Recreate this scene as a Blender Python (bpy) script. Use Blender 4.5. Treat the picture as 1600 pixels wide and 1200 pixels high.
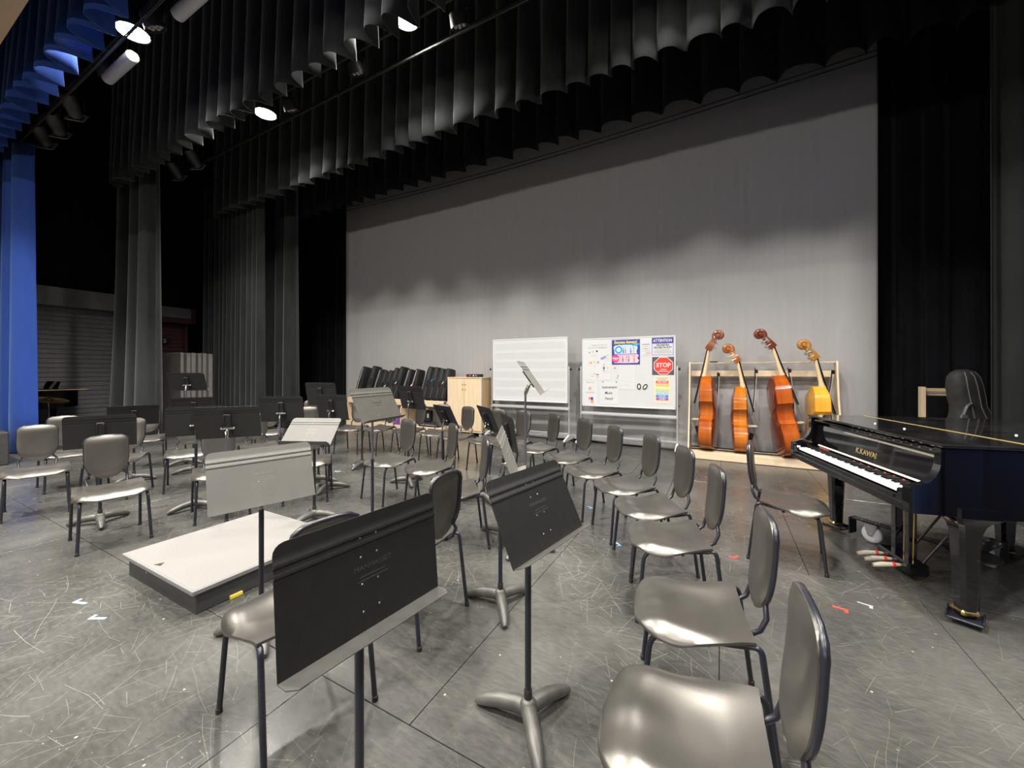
import bpy, math, random
from mathutils import Vector, Matrix
random.seed(7)
SC = bpy.context.scene
COL = SC.collection
for o in list(bpy.data.objects):
    bpy.data.objects.remove(o)
PI = math.pi
R = math.radians

# ------------------------------------------------------------------ camera, world, exposure, lamps
FPX, CXP, CYP, EYE, YAW = 608.0, 800.0, 580.0, 1.48, R(28.3)
cam_d = bpy.data.cameras.new('camera')
cam = bpy.data.objects.new('camera', cam_d)
COL.objects.link(cam)
cam.location = (0, 0, EYE)
cam.rotation_euler = (PI/2, 0, YAW)
cam_d.sensor_width = 36.0
cam_d.lens = 36.0*FPX/1600.0
cam_d.shift_y = -(600.0-CYP)/1600.0
cam_d.clip_start = 0.05
cam_d.clip_end = 100
SC.camera = cam

w = bpy.data.worlds.new('world')
SC.world = w
w.use_nodes = True
w.node_tree.nodes['Background'].inputs[0].default_value = (0.02, 0.02, 0.02, 1)
w.node_tree.nodes['Background'].inputs[1].default_value = 0.2

SC.view_settings.view_transform = 'Standard'
SC.view_settings.look = 'None'
SC.view_settings.gamma = 1.0
SC.view_settings.use_curve_mapping = False
SC.view_settings.exposure = 0.0

LAMP_COL = (1.0, 0.955, 0.885)
# stage and house lamps are hanging fixtures: (x, y, z, watts); built (with its light) by the lamp builder below
STAGE_LAMPS = [(x, 2.2, 6.05, 125) for x in (-7.0, -3.6, -0.2, 3.2)] + \
              [(-7.3, 4.1, 6.15, 150), (-3.9, 4.1, 6.40, 150), (-0.5, 4.1, 6.15, 150), (2.9, 4.1, 6.15, 150)]
HOUSE_LAMPS = [(x, -3.7, 6.6, 260) for x in (-8.0, -3.0, 2.0)] + [(-8.4, -0.3, 6.1, 300), (-4.9, -0.3, 6.1, 300), (-1.4, -0.3, 6.1, 230), (2.1, -0.3, 6.1, 110)]
FILL_LIGHTS = [(x, -10.8, 4.6, 140) for x in (-8.5, -3.75, 1.0)]      # unseen fill lights added behind the camera to lift the upper screen

# ------------------------------------------------------------------ camera ray helpers: a pixel of the photograph met with a real plane
_c, _s = math.cos(YAW), math.sin(YAW)
def _w(xc, d, z): return Vector((xc*_c - d*_s, xc*_s + d*_c, z))
def floor_at(px, py, z=0.0):
    d = FPX*(EYE-z)/(py-CYP)
    return _w((px-CXP)/FPX*d, d, z)
def wall_at(px, py, Y):
    k = (px-CXP)/FPX
    d = Y/(k*_s + _c)
    return _w(k*d, d, EYE-(py-CYP)/FPX*d)
def side_at(px, py, X):
    k = (px-CXP)/FPX
    d = X/(k*_c - _s)
    return _w(k*d, d, EYE-(py-CYP)/FPX*d)

# ------------------------------------------------------------------ mesh helpers
class MB:
    def __init__(s): s.v = []; s.f = []; s.mi = []; s.cur = 0
    def mat(s, i): s.cur = i; return s
    def add(s, vs, fs):
        b = len(s.v)
        s.v += [tuple(v) for v in vs]
        s.f += [tuple(i+b for i in f) for f in fs]
        s.mi += [s.cur]*len(fs)
        return s
    def box(s, c, d, M=None):
        x, y, z = d[0]/2, d[1]/2, d[2]/2
        vs = [Vector((sx*x, sy*y, sz*z)) for sx in (-1, 1) for sy in (-1, 1) for sz in (-1, 1)]
        if M is not None: vs = [M @ v for v in vs]
        c = Vector(c)
        return s.add([v+c for v in vs], [(0,1,3,2),(4,6,7,5),(0,4,5,1),(2,3,7,6),(0,2,6,4),(1,5,7,3)])
    def bbox(s, c, d, r=0.006, M=None):
        """box with chamfered edges"""
        hx, hy, hz = d[0]/2, d[1]/2, d[2]/2
        r = min(r, hx*.9, hy*.9, hz*.9)
        vs = []; idx = {}
        for sx in (-1, 1):
            for sy in (-1, 1):
                for sz in (-1, 1):
                    for a in range(3):
                        p = [sx*(hx-r), sy*(hy-r), sz*(hz-r)]
                        p[a] = (sx*hx, sy*hy, sz*hz)[a]
                        idx[(sx, sy, sz, a)] = len(vs); vs.append(Vector(p))
        fs = []
        def face(keys): fs.append(tuple(idx[k] for k in keys))
        for a in range(3):
            b, c2 = (a+1) % 3, (a+2) % 3
            for sg in (-1, 1):
                q = []
                for (u, t) in ((-1,-1),(1,-1),(1,1),(-1,1)):
                    k = [0,0,0]; k[a] = sg; k[b] = u; k[c2] = t
                    q.append((*k, a))
                face(q if sg > 0 else q[::-1])
        for a in range(3):
            b, c2 = (a+1) % 3, (a+2) % 3
            for sb in (-1, 1):
                for sc in (-1, 1):
                    def K(sa, ax):
                        k = [0,0,0]; k[a] = sa; k[b] = sb; k[c2] = sc
                        return (*k, ax)
                    q = [K(-1,b), K(1,b), K(1,c2), K(-1,c2)]
                    face(q if sb*sc < 0 else q[::-1])
        for sx in (-1, 1):
            for sy in (-1, 1):
                for sz in (-1, 1):
                    q = [(sx,sy,sz,0),(sx,sy,sz,1),(sx,sy,sz,2)]
                    face(q if sx*sy*sz > 0 else q[::-1])
        if M is not None: vs = [M @ v for v in vs]
        c = Vector(c)
        return s.add([v+c for v in vs], fs)
    def tube(s, pts, r, n=8, cap=True, closed=False):
        pts = [Vector(p) for p in pts]
        N = len(pts)
        rs = r if isinstance(r, (list, tuple)) else [r]*N
        tg = []
        for i in range(N):
            if closed: t = pts[(i+1) % N]-pts[i-1]
            else: t = pts[min(i+1, N-1)]-pts[max(i-1, 0)]
            tg.append(t.normalized())
        u = tg[0].orthogonal().normalized()
        rings = []
        for i in range(N):
            u = (u - tg[i]*u.dot(tg[i]))
            u = u.normalized() if u.length > 1e-6 else tg[i].orthogonal().normalized()
            v = tg[i].cross(u)
            rings.append([pts[i]+(u*math.cos(2*PI*k/n)+v*math.sin(2*PI*k/n))*rs[i] for k in range(n)])
        vs = [p for ring in rings for p in ring]
        fs = []
        for i in range(N if closed else N-1):
            j = (i+1) % N
            for k in range(n):
                fs.append((i*n+k, i*n+(k+1) % n, j*n+(k+1) % n, j*n+k))
        if cap and not closed:
            fs.append(tuple(range(n))[::-1]); fs.append(tuple((N-1)*n+k for k in range(n)))
        return s.add(vs, fs)
    def lathe(s, prof, n=16, M=None, c=(0,0,0)):
        """profile [(r,z)] around z"""
        vs = []; fs = []
        for r_, z_ in prof:
            for k in range(n): vs.append(Vector((r_*math.cos(2*PI*k/n), r_*math.sin(2*PI*k/n), z_)))
        for i in range(len(prof)-1):
            for k in range(n): fs.append((i*n+k, i*n+(k+1) % n, (i+1)*n+(k+1) % n, (i+1)*n+k))
        if prof[0][0] > 1e-5: fs.append(tuple(range(n))[::-1])
        if prof[-1][0] > 1e-5: fs.append(tuple((len(prof)-1)*n+k for k in range(n)))
        if M is not None: vs = [M @ v for v in vs]
        c = Vector(c)
        return s.add([v+c for v in vs], fs)
    def prism(s, poly, a, b, M=None, c=(0,0,0)):
        """2-D polygon (x,y) extruded a..b along z, then M"""
        n = len(poly)
        vs = [Vector((p[0], p[1], a)) for p in poly]+[Vector((p[0], p[1], b)) for p in poly]
        fs = [tuple(range(n))[::-1], tuple(range(n, 2*n))]+[(i, (i+1) % n, n+(i+1) % n, n+i) for i in range(n)]
        if M is not None: vs = [M @ v for v in vs]
        c = Vector(c)
        return s.add([v+c for v in vs], fs)
    def grid(s, fn, nu, nv):
        vs = [fn(i/nu, j/nv) for j in range(nv+1) for i in range(nu+1)]
        fs = [(j*(nu+1)+i, j*(nu+1)+i+1, (j+1)*(nu+1)+i+1, (j+1)*(nu+1)+i) for j in range(nv) for i in range(nu)]
        return s.add(vs, fs)
    def shell(s, fn, nu, nv, off):
        """closed thin shell: fn(u,v) top surface, off(u,v)->Vector offset for the underside"""
        W = nu+1
        top = [Vector(fn(i/nu, j/nv)) for j in range(nv+1) for i in range(W)]
        bot = [top[j*W+i]+Vector(off(i/nu, j/nv)) for j in range(nv+1) for i in range(W)]
        T = len(top)
        fs = []
        for j in range(nv):
            for i in range(nu):
                a = j*W+i
                fs.append((a, a+1, a+1+W, a+W)); fs.append((T+a, T+a+W, T+a+1+W, T+a+1))
        rim = [i for i in range(W)]+[j*W+nu for j in range(1, nv+1)]+[nv*W+i for i in range(nu-1, -1, -1)]+[j*W for j in range(nv-1, 0, -1)]
        for k in range(len(rim)):
            a, b = rim[k], rim[(k+1) % len(rim)]
            fs.append((b, a, T+a, T+b))
        return s.add(top+bot, fs)
    def build(s, name, mats, parent=None, smooth=35, loc=None):
        me = bpy.data.meshes.new(name)
        me.from_pydata(s.v, [], s.f)
        if not isinstance(mats, (list, tuple)): mats = [mats]
        for m in mats: me.materials.append(m)
        if len(mats) > 1: me.polygons.foreach_set('material_index', s.mi)
        if smooth:
            me.polygons.foreach_set('use_smooth', [True]*len(me.polygons))
            me.set_sharp_from_angle(angle=R(smooth))
        me.update()
        o = bpy.data.objects.new(name, me)
        COL.objects.link(o)
        if parent is not None: o.parent = parent
        if loc is not None: o.location = loc
        return o

def fillet(pts, r, n=4):
    """round the inner corners of a polyline"""
    pts = [Vector(p) for p in pts]
    out = [pts[0]]
    for i in range(1, len(pts)-1):
        a, b, c = pts[i-1], pts[i], pts[i+1]
        d1, d2 = (a-b), (c-b)
        rr = min(r, d1.length*.45, d2.length*.45)
        p, q = b+d1.normalized()*rr, b+d2.normalized()*rr
        for k in range(n+1):
            t = k/n
            out.append(p*(1-t)**2+b*2*t*(1-t)+q*t*t)
    out.append(pts[-1])
    return out
def rrect(w_, h_, r, n=5):
    out = []
    for cx, cy, a0 in ((w_/2-r, h_/2-r, 0), (-w_/2+r, h_/2-r, 90), (-w_/2+r, -h_/2+r, 180), (w_/2-r, -h_/2+r, 270)):
        for k in range(n+1):
            a = R(a0+90*k/n)
            out.append((cx+r*math.cos(a), cy+r*math.sin(a)))
    return out
RX90 = Matrix.Rotation(PI/2, 3, 'X')       # xy polygon -> xz plane, extruded towards -y
def tag(o, label=None, cat=None, group=None, kind=None):
    if label: o['label'] = label
    if cat: o['category'] = cat
    if group: o['group'] = group
    if kind: o['kind'] = kind
    return o
def thing(name, label, cat, loc=(0,0,0), rz=0.0, group=None):
    o = bpy.data.objects.new(name, None)
    o.empty_display_size = .1
    COL.objects.link(o)
    o.location = loc; o.rotation_euler = (0, 0, rz)
    return tag(o, label, cat, group)
def dup(root, loc, rz, label, group=None):
    r = root.copy(); COL.objects.link(r)
    r.location = loc; r.rotation_euler = (0, 0, rz)
    r['label'] = label
    if group: r['group'] = group
    for ch in list(root.children):
        c = ch.copy(); COL.objects.link(c); c.parent = r
        for g in list(ch.children):
            d = g.copy(); COL.objects.link(d); d.parent = c
    return r
def lettering(body, size, mat, parent, loc, rot=(PI/2, 0, 0), name='lettering', ext=0.0004, align='CENTER', sx=1.0, bold=0.0, shear=0.0):
    cu = bpy.data.curves.new(name, 'FONT')
    cu.body = body; cu.size = size; cu.extrude = ext; cu.align_x = align; cu.align_y = 'CENTER'
    cu.resolution_u = 2; cu.offset = bold; cu.shear = shear
    t = bpy.data.objects.new(name, cu)
    COL.objects.link(t)
    bpy.context.view_layer.update()
    me = bpy.data.meshes.new_from_object(t.evaluated_get(bpy.context.evaluated_depsgraph_get()))
    bpy.data.objects.remove(t); bpy.data.curves.remove(cu)
    me.name = name
    me.materials.clear(); me.materials.append(mat)
    o = bpy.data.objects.new(name, me)
    COL.objects.link(o)
    o.parent = parent; o.location = loc; o.rotation_euler = rot; o.scale = (sx, 1, 1)
    return o

# ------------------------------------------------------------------ materials
def new_mat(name):
    m = bpy.data.materials.new(name); m.use_nodes = True
    nt = m.node_tree
    return m, nt, nt.nodes['Principled BSDF']
def N(nt, t, **kw):
    n = nt.nodes.new(t)
    for k, v in kw.items():
        if k in n.inputs.keys() if hasattr(n.inputs, 'keys') else False: n.inputs[k].default_value = v
        else: setattr(n, k, v)
    return n
def mat(name, col, rough=.5, metal=0.0, spec=.5, coat=0.0, sheen=0.0, var=0.0, vscale=8.0, bump=0.0, bscale=200.0, rvar=0.0, stretch=None, emit=None, es=0.0):
    m, nt, b = new_mat(name)
    b.inputs['Base Color'].default_value = (*col, 1)
    b.inputs['Roughness'].default_value = rough
    b.inputs['Metallic'].default_value = metal
    b.inputs['Specular IOR Level'].default_value = spec
    b.inputs['Coat Weight'].default_value = coat
    b.inputs['Coat Roughness'].default_value = .04
    if sheen:
        b.inputs['Sheen Weight'].default_value = sheen
        b.inputs['Sheen Roughness'].default_value = .45
    if emit:
        b.inputs['Emission Color'].default_value = (*emit, 1); b.inputs['Emission Strength'].default_value = es
    if var or bump or rvar:
        tc = N(nt, 'ShaderNodeTexCoord')
        src = tc.outputs['Object']
        if stretch:
            mp = N(nt, 'ShaderNodeMapping'); mp.inputs['Scale'].default_value = stretch
            nt.links.new(src, mp.inputs['Vector']); src = mp.outputs['Vector']
    if var or rvar:
        nz = N(nt, 'ShaderNodeTexNoise'); nz.inputs['Scale'].default_value = vscale; nz.inputs['Detail'].default_value = 5
        nt.links.new(src, nz.inputs['Vector'])
        if var:
            mx = N(nt, 'ShaderNodeMix', data_type='RGBA')
            mx.inputs[6].default_value = (*[c*(1-var) for c in col], 1)
            mx.inputs[7].default_value = (*[min(1, c*(1+var)) for c in col], 1)
            rp = N(nt, 'ShaderNodeMapRange'); rp.inputs[1].default_value = .3; rp.inputs[2].default_value = .7
            nt.links.new(nz.outputs['Fac'], rp.inputs[0]); nt.links.new(rp.outputs[0], mx.inputs[0])
            nt.links.new(mx.outputs[2], b.inputs['Base Color'])
        if rvar:
            r2 = N(nt, 'ShaderNodeMapRange'); r2.inputs[1].default_value = .3; r2.inputs[2].default_value = .7
            r2.inputs[3].default_value = max(0, rough-rvar); r2.inputs[4].default_value = rough+rvar
            nt.links.new(nz.outputs['Fac'], r2.inputs[0]); nt.links.new(r2.outputs[0], b.inputs['Roughness'])
    if bump:
        n2 = N(nt, 'ShaderNodeTexNoise'); n2.inputs['Scale'].default_value = bscale; n2.inputs['Detail'].default_value = 3
        nt.links.new(src, n2.inputs['Vector'])
        bp = N(nt, 'ShaderNodeBump'); bp.inputs['Strength'].default_value = bump; bp.inputs['Distance'].default_value = .002
        nt.links.new(n2.outputs['Fac'], bp.inputs['Height']); nt.links.new(bp.outputs['Normal'], b.inputs['Normal'])
    return m

def floor_material():
    m, nt, b = new_mat('worn_black_stage_paint')
    L = nt.links.new
    g = N(nt, 'ShaderNodeNewGeometry')
    P = g.outputs['Position']
    def mapped(scale, rot=0, loc=(0,0,0)):
        mp = N(nt, 'ShaderNodeMapping'); mp.inputs['Scale'].default_value = scale; mp.inputs['Rotation'].default_value = (0, 0, R(rot)); mp.inputs['Location'].default_value = loc
        L(P, mp.inputs['Vector']); return mp.outputs['Vector']
    def noise(vec, sc, det=3, dist=0.0):
        n = N(nt, 'ShaderNodeTexNoise'); n.inputs['Scale'].default_value = sc; n.inputs['Detail'].default_value = det; n.inputs['Distortion'].default_value = dist
        L(vec, n.inputs['Vector']); return n.outputs['Fac']
    def math_(op, a, b_=None, c=None):
        n = N(nt, 'ShaderNodeMath', operation=op)
        for i, v in enumerate((a, b_, c)):
            if v is None: continue
            if isinstance(v, (int, float)): n.inputs[i].default_value = v
            else: L(v, n.inputs[i])
        return n.outputs[0]
    def rng(v, a, b_, c=0.0, d=1.0):
        n = N(nt, 'ShaderNodeMapRange'); n.inputs[1].default_value = a; n.inputs[2].default_value = b_; n.inputs[3].default_value = c; n.inputs[4].default_value = d
        L(v, n.inputs[0]); return n.outputs[0]
    scr = None
    # straight scratches: one short line of random direction per voronoi cell, several sizes
    wob = N(nt, 'ShaderNodeTexNoise'); wob.inputs['Scale'].default_value = 1.7; wob.inputs['Detail'].default_value = 1
    L(P, wob.inputs['Vector'])
    wv = N(nt, 'ShaderNodeVectorMath', operation='SCALE'); L(wob.outputs['Color'], wv.inputs[0]); wv.inputs[3].default_value = .09
    for i, (sc, wd, keep) in enumerate([(1.9, .0010, .35), (2.2, .0010, .2), (2.6, .0010, .15), (2.9, .0009, .0), (4.3, .0009, .1), (5.0, .0009, .0), (7.5, .0009, .1), (11.0, .0010, .2)]):
        mp = N(nt, 'ShaderNodeMapping'); mp.inputs['Location'].default_value = (i*3.7, i*5.3, 0); mp.inputs['Rotation'].default_value = (0, 0, R(i*37))
        av = N(nt, 'ShaderNodeVectorMath', operation='ADD'); L(P, av.inputs[0]); L(wv.outputs[0], av.inputs[1])
        L(av.outputs[0], mp.inputs['Vector'])
        vo = N(nt, 'ShaderNodeTexVoronoi', voronoi_dimensions='2D'); vo.inputs['Scale'].default_value = sc
        L(mp.outputs['Vector'], vo.inputs['Vector'])
        df = N(nt, 'ShaderNodeVectorMath', operation='SUBTRACT'); L(mp.outputs['Vector'], df.inputs[0]); L(vo.outputs['Position'], df.inputs[1])
        sx = N(nt, 'ShaderNodeSeparateXYZ'); L(df.outputs[0], sx.inputs[0])
        sc_ = N(nt, 'ShaderNodeSeparateColor'); L(vo.outputs['Color'], sc_.inputs[0])
        an = math_('MULTIPLY', sc_.outputs[0], 6.283)
        d = math_('ABSOLUTE', math_('SUBTRACT', math_('MULTIPLY', sx.outputs[0], math_('SINE', an)), math_('MULTIPLY', sx.outputs[1], math_('COSINE', an))))
        line = rng(d, wd*.4, wd*1.5, 1, 0)
        one = math_('MULTIPLY', line, rng(sc_.outputs[1], keep, keep+.7, 0, 1))
        scr = one if scr is None else math_('MAXIMUM', scr, one)
    scr = math_('MULTIPLY', scr, rng(noise(mapped((1, 1, 1), 0, (3, 8, 0)), .8, 3), .40, .62, .12, 1))
    # chips and staple flecks
    vo = N(nt, 'ShaderNodeTexVoronoi'); vo.inputs['Scale'].default_value = 11.0; vo.inputs['Randomness'].default_value = 1.0
    L(mapped((1, 1, 1)), vo.inputs['Vector'])
    sepc = N(nt, 'ShaderNodeSeparateColor'); L(vo.outputs['Color'], sepc.inputs[0])
    fleck = math_('MULTIPLY', rng(vo.outputs['Distance'], .035, .07, 1, 0), rng(sepc.outputs[0], .66, .70))
    vo2 = N(nt, 'ShaderNodeTexVoronoi'); vo2.inputs['Scale'].default_value = 34.0
    L(mapped((1, 1.8, 1), 30), vo2.inputs['Vector'])
    sep2 = N(nt, 'ShaderNodeSeparateColor'); L(vo2.outputs['Color'], sep2.inputs[0])
    cl = rng(noise(mapped((1, 1, 1)), .9, 2), .53, .66)
    fleck2 = math_('MULTIPLY', math_('MULTIPLY', rng(vo2.outputs['Distance'], .07, .15, 1, 0), rng(sep2.outputs[1], .72, .74)), cl)
    # scuffed haze
    haze = rng(noise(mapped((1, 1, 1)), 1.3, 6), .35, .7)
    fine = rng(noise(mapped((1, 3, 1), 35), 18, 4), .3, .7)
    mix1 = N(nt, 'ShaderNodeMix', data_type='RGBA'); mix1.inputs[6].default_value = FLOOR_A; mix1.inputs[7].default_value = FLOOR_B
    L(math_('ADD', math_('MULTIPLY', haze, .6), math_('MULTIPLY', fine, .4)), mix1.inputs[0])
    mix2 = N(nt, 'ShaderNodeMix', data_type='RGBA'); mix2.inputs[7].default_value = (.40, .38, .33, 1)
    L(mix1.outputs[2], mix2.inputs[6]); L(math_('MULTIPLY', scr, .5), mix2.inputs[0])
    mix3 = N(nt, 'ShaderNodeMix', data_type='RGBA'); mix3.inputs[7].default_value = (.42, .36, .27, 1)
    L(mix2.outputs[2], mix3.inputs[6]); L(math_('MAXIMUM', fleck, fleck2), mix3.inputs[0])
    L(mix3.outputs[2], b.inputs['Base Color'])
    L(rng(math_('ADD', math_('MULTIPLY', haze, .6), math_('MULTIPLY', scr, .6)), 0, 1, .20, .46), b.inputs['Roughness'])
    b.inputs['Specular IOR Level'].default_value = .5
    bp = N(nt, 'ShaderNodeBump'); bp.inputs['Strength'].default_value = .12; bp.inputs['Distance'].default_value = .002
    L(noise(mapped((1, 1, 1)), 55, 4), bp.inputs['Height']); L(bp.outputs['Normal'], b.inputs['Normal'])
    return m
FLOOR_A = (.036, .0355, .033, 1)
FLOOR_B = (.094, .092, .085, 1)

def wood_mat(name, c1, c2, rough=.4, axis='z', scale=6.0, coat=0.0):
    m, nt, b = new_mat(name)
    L = nt.links.new
    tc = N(nt, 'ShaderNodeTexCoord'); mp = N(nt, 'ShaderNodeMapping')
    st = {'z': (scale*4, scale*4, scale*.35), 'x': (scale*.35, scale*4, scale*4), 'y': (scale*4, scale*.35, scale*4)}[axis]
    mp.inputs['Scale'].default_value = st
    L(tc.outputs['Object'], mp.inputs['Vector'])
    nz = N(nt, 'ShaderNodeTexNoise'); nz.inputs['Scale'].default_value = 1; nz.inputs['Detail'].default_value = 5; nz.inputs['Distortion'].default_value = .6
    L(mp.outputs['Vector'], nz.inputs['Vector'])
    rp = N(nt, 'ShaderNodeMapRange'); rp.inputs[1].default_value = .3; rp.inputs[2].default_value = .7
    L(nz.outputs['Fac'], rp.inputs[0])
    mx = N(nt, 'ShaderNodeMix', data_type='RGBA'); mx.inputs[6].default_value = (*c1, 1); mx.inputs[7].default_value = (*c2, 1)
    L(rp.outputs[0], mx.inputs[0]); L(mx.outputs[2], b.inputs['Base Color'])
    b.inputs['Roughness'].default_value = rough; b.inputs['Coat Weight'].default_value = coat; b.inputs['Coat Roughness'].default_value = .06
    return m

M = {}
M['floor'] = floor_material()
M['gap'] = mat('dark_seam', (.012, .011, .010), .8)
M['blackwall'] = mat('flat_black_wall', (.008, .008, .010), .9, spec=.2)
M['velour'] = mat('black_velour', (.025, .0275, .0285), .95, spec=.15, sheen=.3, var=.25, vscale=3, stretch=(1, 1, .3))
M['velour_dark'] = mat('deep_black_velour', (.010, .010, .013), .95, spec=.1, sheen=.1, var=.2, vscale=3)
M['blue'] = mat('royal_blue_velour', (.015, .045, .22), .85, spec=.2, sheen=.45, var=.12, vscale=3, stretch=(1, 1, .2))
M['blue'].node_tree.nodes['Principled BSDF'].inputs['Sheen Tint'].default_value = (.35, .55, 1, 1)
M['cyc'] = mat('grey_white_cyc_cloth', (.385, .38, .38), .9, spec=.2, var=.03, vscale=2.5, stretch=(6, 1, .25))
M['plaster'] = mat('beige_plaster', (.62, .46, .32), .9, spec=.2, var=.04, vscale=2)
M['plastic'] = mat('graphite_plastic', (.165, .156, .142), .34, metal=.85, spec=.9, bump=.08, bscale=600, rvar=.04, vscale=4)
M['tube'] = mat('black_tube_enamel', (.014, .015, .022), .3, spec=.55)
M['glide'] = mat('black_rubber', (.012, .012, .013), .6)
M['powder_lip'] = mat('lit_tray_lip', (.055, .053, .048), .55, spec=.5, bump=.15, bscale=900, var=.15, vscale=25)  # black coat made lighter: overhead light on the lip put into its colour
M['powder'] = mat('black_powder_coat', (.013, .013, .013), .46, spec=.4, bump=.18, bscale=900, var=.15, vscale=30)
M['powder_grey'] = mat('worn_grey_powder_coat', (.135, .130, .122), .5, spec=.5, bump=.12, bscale=900, var=.05, vscale=9)
M['powder_strip'] = mat('lit_grey_powder_coat', (.15, .145, .13), .55, spec=.5, bump=.15, bscale=900, var=.12, vscale=20)  # edge-on desks: grazing light put into the colour of the black coat
M['powder_mid'] = mat('dull_dark_grey_powder_coat', (.062, .060, .052), .55, spec=.5, bump=.15, bscale=900, var=.12, vscale=20)
M['powder_pale'] = mat('toned_grey_powder_coat', (.085, .082, .077), .5, spec=.4, bump=.12, bscale=900, var=.05, vscale=9)  # same grey coat, colour darkened because the tipped desk catches more light
M['etch'] = mat('pressed_letter_wear', (.045, .044, .042), .5)
M['etch_grey'] = mat('pressed_letter_wear_grey', (.21, .20, .19), .5)
M['rivet'] = mat('bright_rivet', (.55, .55, .55), .3, metal=1)
M['cast'] = mat('worn_cast_base', (.095, .091, .084), .45, metal=.4, spec=.5, var=.2, vscale=14)
M['chrome'] = mat('chrome', (.75, .75, .76), .12, metal=1)
M['steel'] = mat('bluish_steel', (.30, .31, .40), .28, metal=.9)
M['alu'] = mat('brushed_aluminium', (.72, .73, .75), .32, metal=.7)
M['white'] = mat('white_paint', (.66, .66, .66), .4)
M['board'] = mat('white_enamel', (.66, .67, .68), .16, spec=.5, coat=.2)
M['staff'] = mat('grey_staff_line', (.41, .42, .44), .4)
M['maple'] = wood_mat('pale_maple', (.72, .56, .37), (.80, .66, .47), .38, 'x')
M['maple_v'] = wood_mat('pale_maple_upright', (.72, .55, .35), (.80, .65, .45), .38, 'z')
M['maple_dk'] = wood_mat('golden_maple_side', (.60, .40, .19), (.70, .50, .27), .42, 'z')
M['carpet'] = mat('pale_grey_carpet', (.185, .179, .170), .95, spec=.1, var=.12, vscale=160, bump=.5, bscale=500)
M['edge'] = mat('grey_rubber_edge', (.17, .17, .17), .5)
M['podium'] = mat('charcoal_laminate', (.045, .045, .046), .45, var=.2, vscale=3)
M['yellow'] = mat('yellow_plastic', (.75, .58, .07), .5)
M['piano'] = mat('black_polyester', (.004, .004, .005), .03, spec=.6, coat=.6)
M['piano_top'] = mat('black_polyester_dusty', (.010, .010, .010), .06, spec=.6, coat=.4, var=.5, vscale=7, rvar=.05)
M['ivory'] = mat('white_key_plastic', (.88, .88, .86), .18)
M['ebony'] = mat('black_key_plastic', (.008, .008, .008), .25)
M['brass'] = mat('brass', (.80, .58, .20), .25, metal=1)
M['gold'] = mat('gold_leaf', (.75, .58, .22), .35, metal=.8)
M['felt'] = mat('cream_felt', (.74, .71, .62), .9, bump=.3, bscale=300)
M['red'] = mat('red_tape', (.72, .06, .03), .5)
M['bandage'] = mat('cloth_wrapped_pedal', (.62, .56, .46), .8)
M['caster'] = mat('grey_caster_rubber', (.50, .50, .51), .5)
M['zinc'] = mat('zinc_plate', (.58, .60, .64), .3, metal=.9)
M['case'] = mat('black_case_cloth', (.020, .020, .020), .75, spec=.35, bump=.4, bscale=350, var=.25, vscale=40)
M['case_zip'] = mat('pale_zip_tape', (.50, .50, .48), .5)
M['gig'] = mat('black_nylon', (.032, .032, .032), .62, spec=.4, bump=.3, bscale=400, var=.2, vscale=12)
M['gig_pipe'] = mat('grey_piping', (.13, .13, .13), .5)
M['purple'] = mat('purple_cloth', (.16, .05, .22), .8)
M['shutter'] = mat('grey_shutter_slat', (.21, .20, .22), .55, var=.08, vscale=5)
M['maroon'] = mat('maroon_paint', (.12, .035, .04), .6)
M['greypanel'] = mat('grey_riser_panel', (.30, .28, .26), .6, var=.15, vscale=8)
M['housing'] = mat('white_lamp_housing', (.55, .55, .56), .4)
M['lamp_black'] = mat('black_fixture', (.03, .03, .03), .45)
M['lens'] = mat('frosted_lens', (.34, .33, .31), .2)
M['pipe'] = mat('dark_pipe', (.035, .035, .035), .5, metal=.3)
M['cable'] = mat('steel_cable', (.22, .22, .22), .4, metal=.6)
M['glow'] = mat('lit_lens', (1, 1, 1), .5, emit=(1, .96, .88), es=60)
M['ink'] = mat('black_ink', (.02, .02, .025), .7)
M['inkgrey'] = mat('grey_ink', (.30, .31, .33), .7)
M['paper'] = mat('white_paper', (.66, .67, .68), .8)
M['cream'] = mat('cream_paper', (.72, .67, .48), .8)
M['vandyke'] = mat('tan_cloth', (.35, .25, .16), .8)
def flat(name, col): 
    M[name] = mat(name, col, .6)
flat('p_navy', (.035, .045, .30)); flat('p_red', (.78, .045, .02)); flat('p_slate', (.075, .075, .095)); flat('p_blue', (.02, .24, .68)); flat('p_lblue', (.50, .72, .90))
flat('p_pink', (.92, .55, .66)); flat('p_magenta', (.80, .04, .22)); flat('p_yellow', (.92, .80, .08)); flat('p_orange', (.90, .42, .10)); flat('p_green', (.40, .62, .30))
flat('p_sky', (.25, .55, .80)); flat('p_purple', (.38, .08, .42)); flat('p_lilac', (.30, .27, .62)); flat('p_brown', (.22, .08, .05)); flat('p_tan', (.85, .58, .42)); flat('p_coral', (.88, .22, .16)); flat('tape_blue', (.30, .62, .85))

# ================================================================== the setting
def struct(name, mb, m, parent=None, smooth=0):
    o = mb.build(name, m, parent, smooth)
    if parent is None: o['kind'] = 'structure'
    return o
XL, XR, YB, YF, ZC = -15.0, 8.0, 9.2, -12.0, 9.0
fl = struct('floor', MB().box(((XL+XR)/2, (YB-1.05)/2, -.075), (XR-XL, YB+1.05, .11)), M['gap'])
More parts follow.
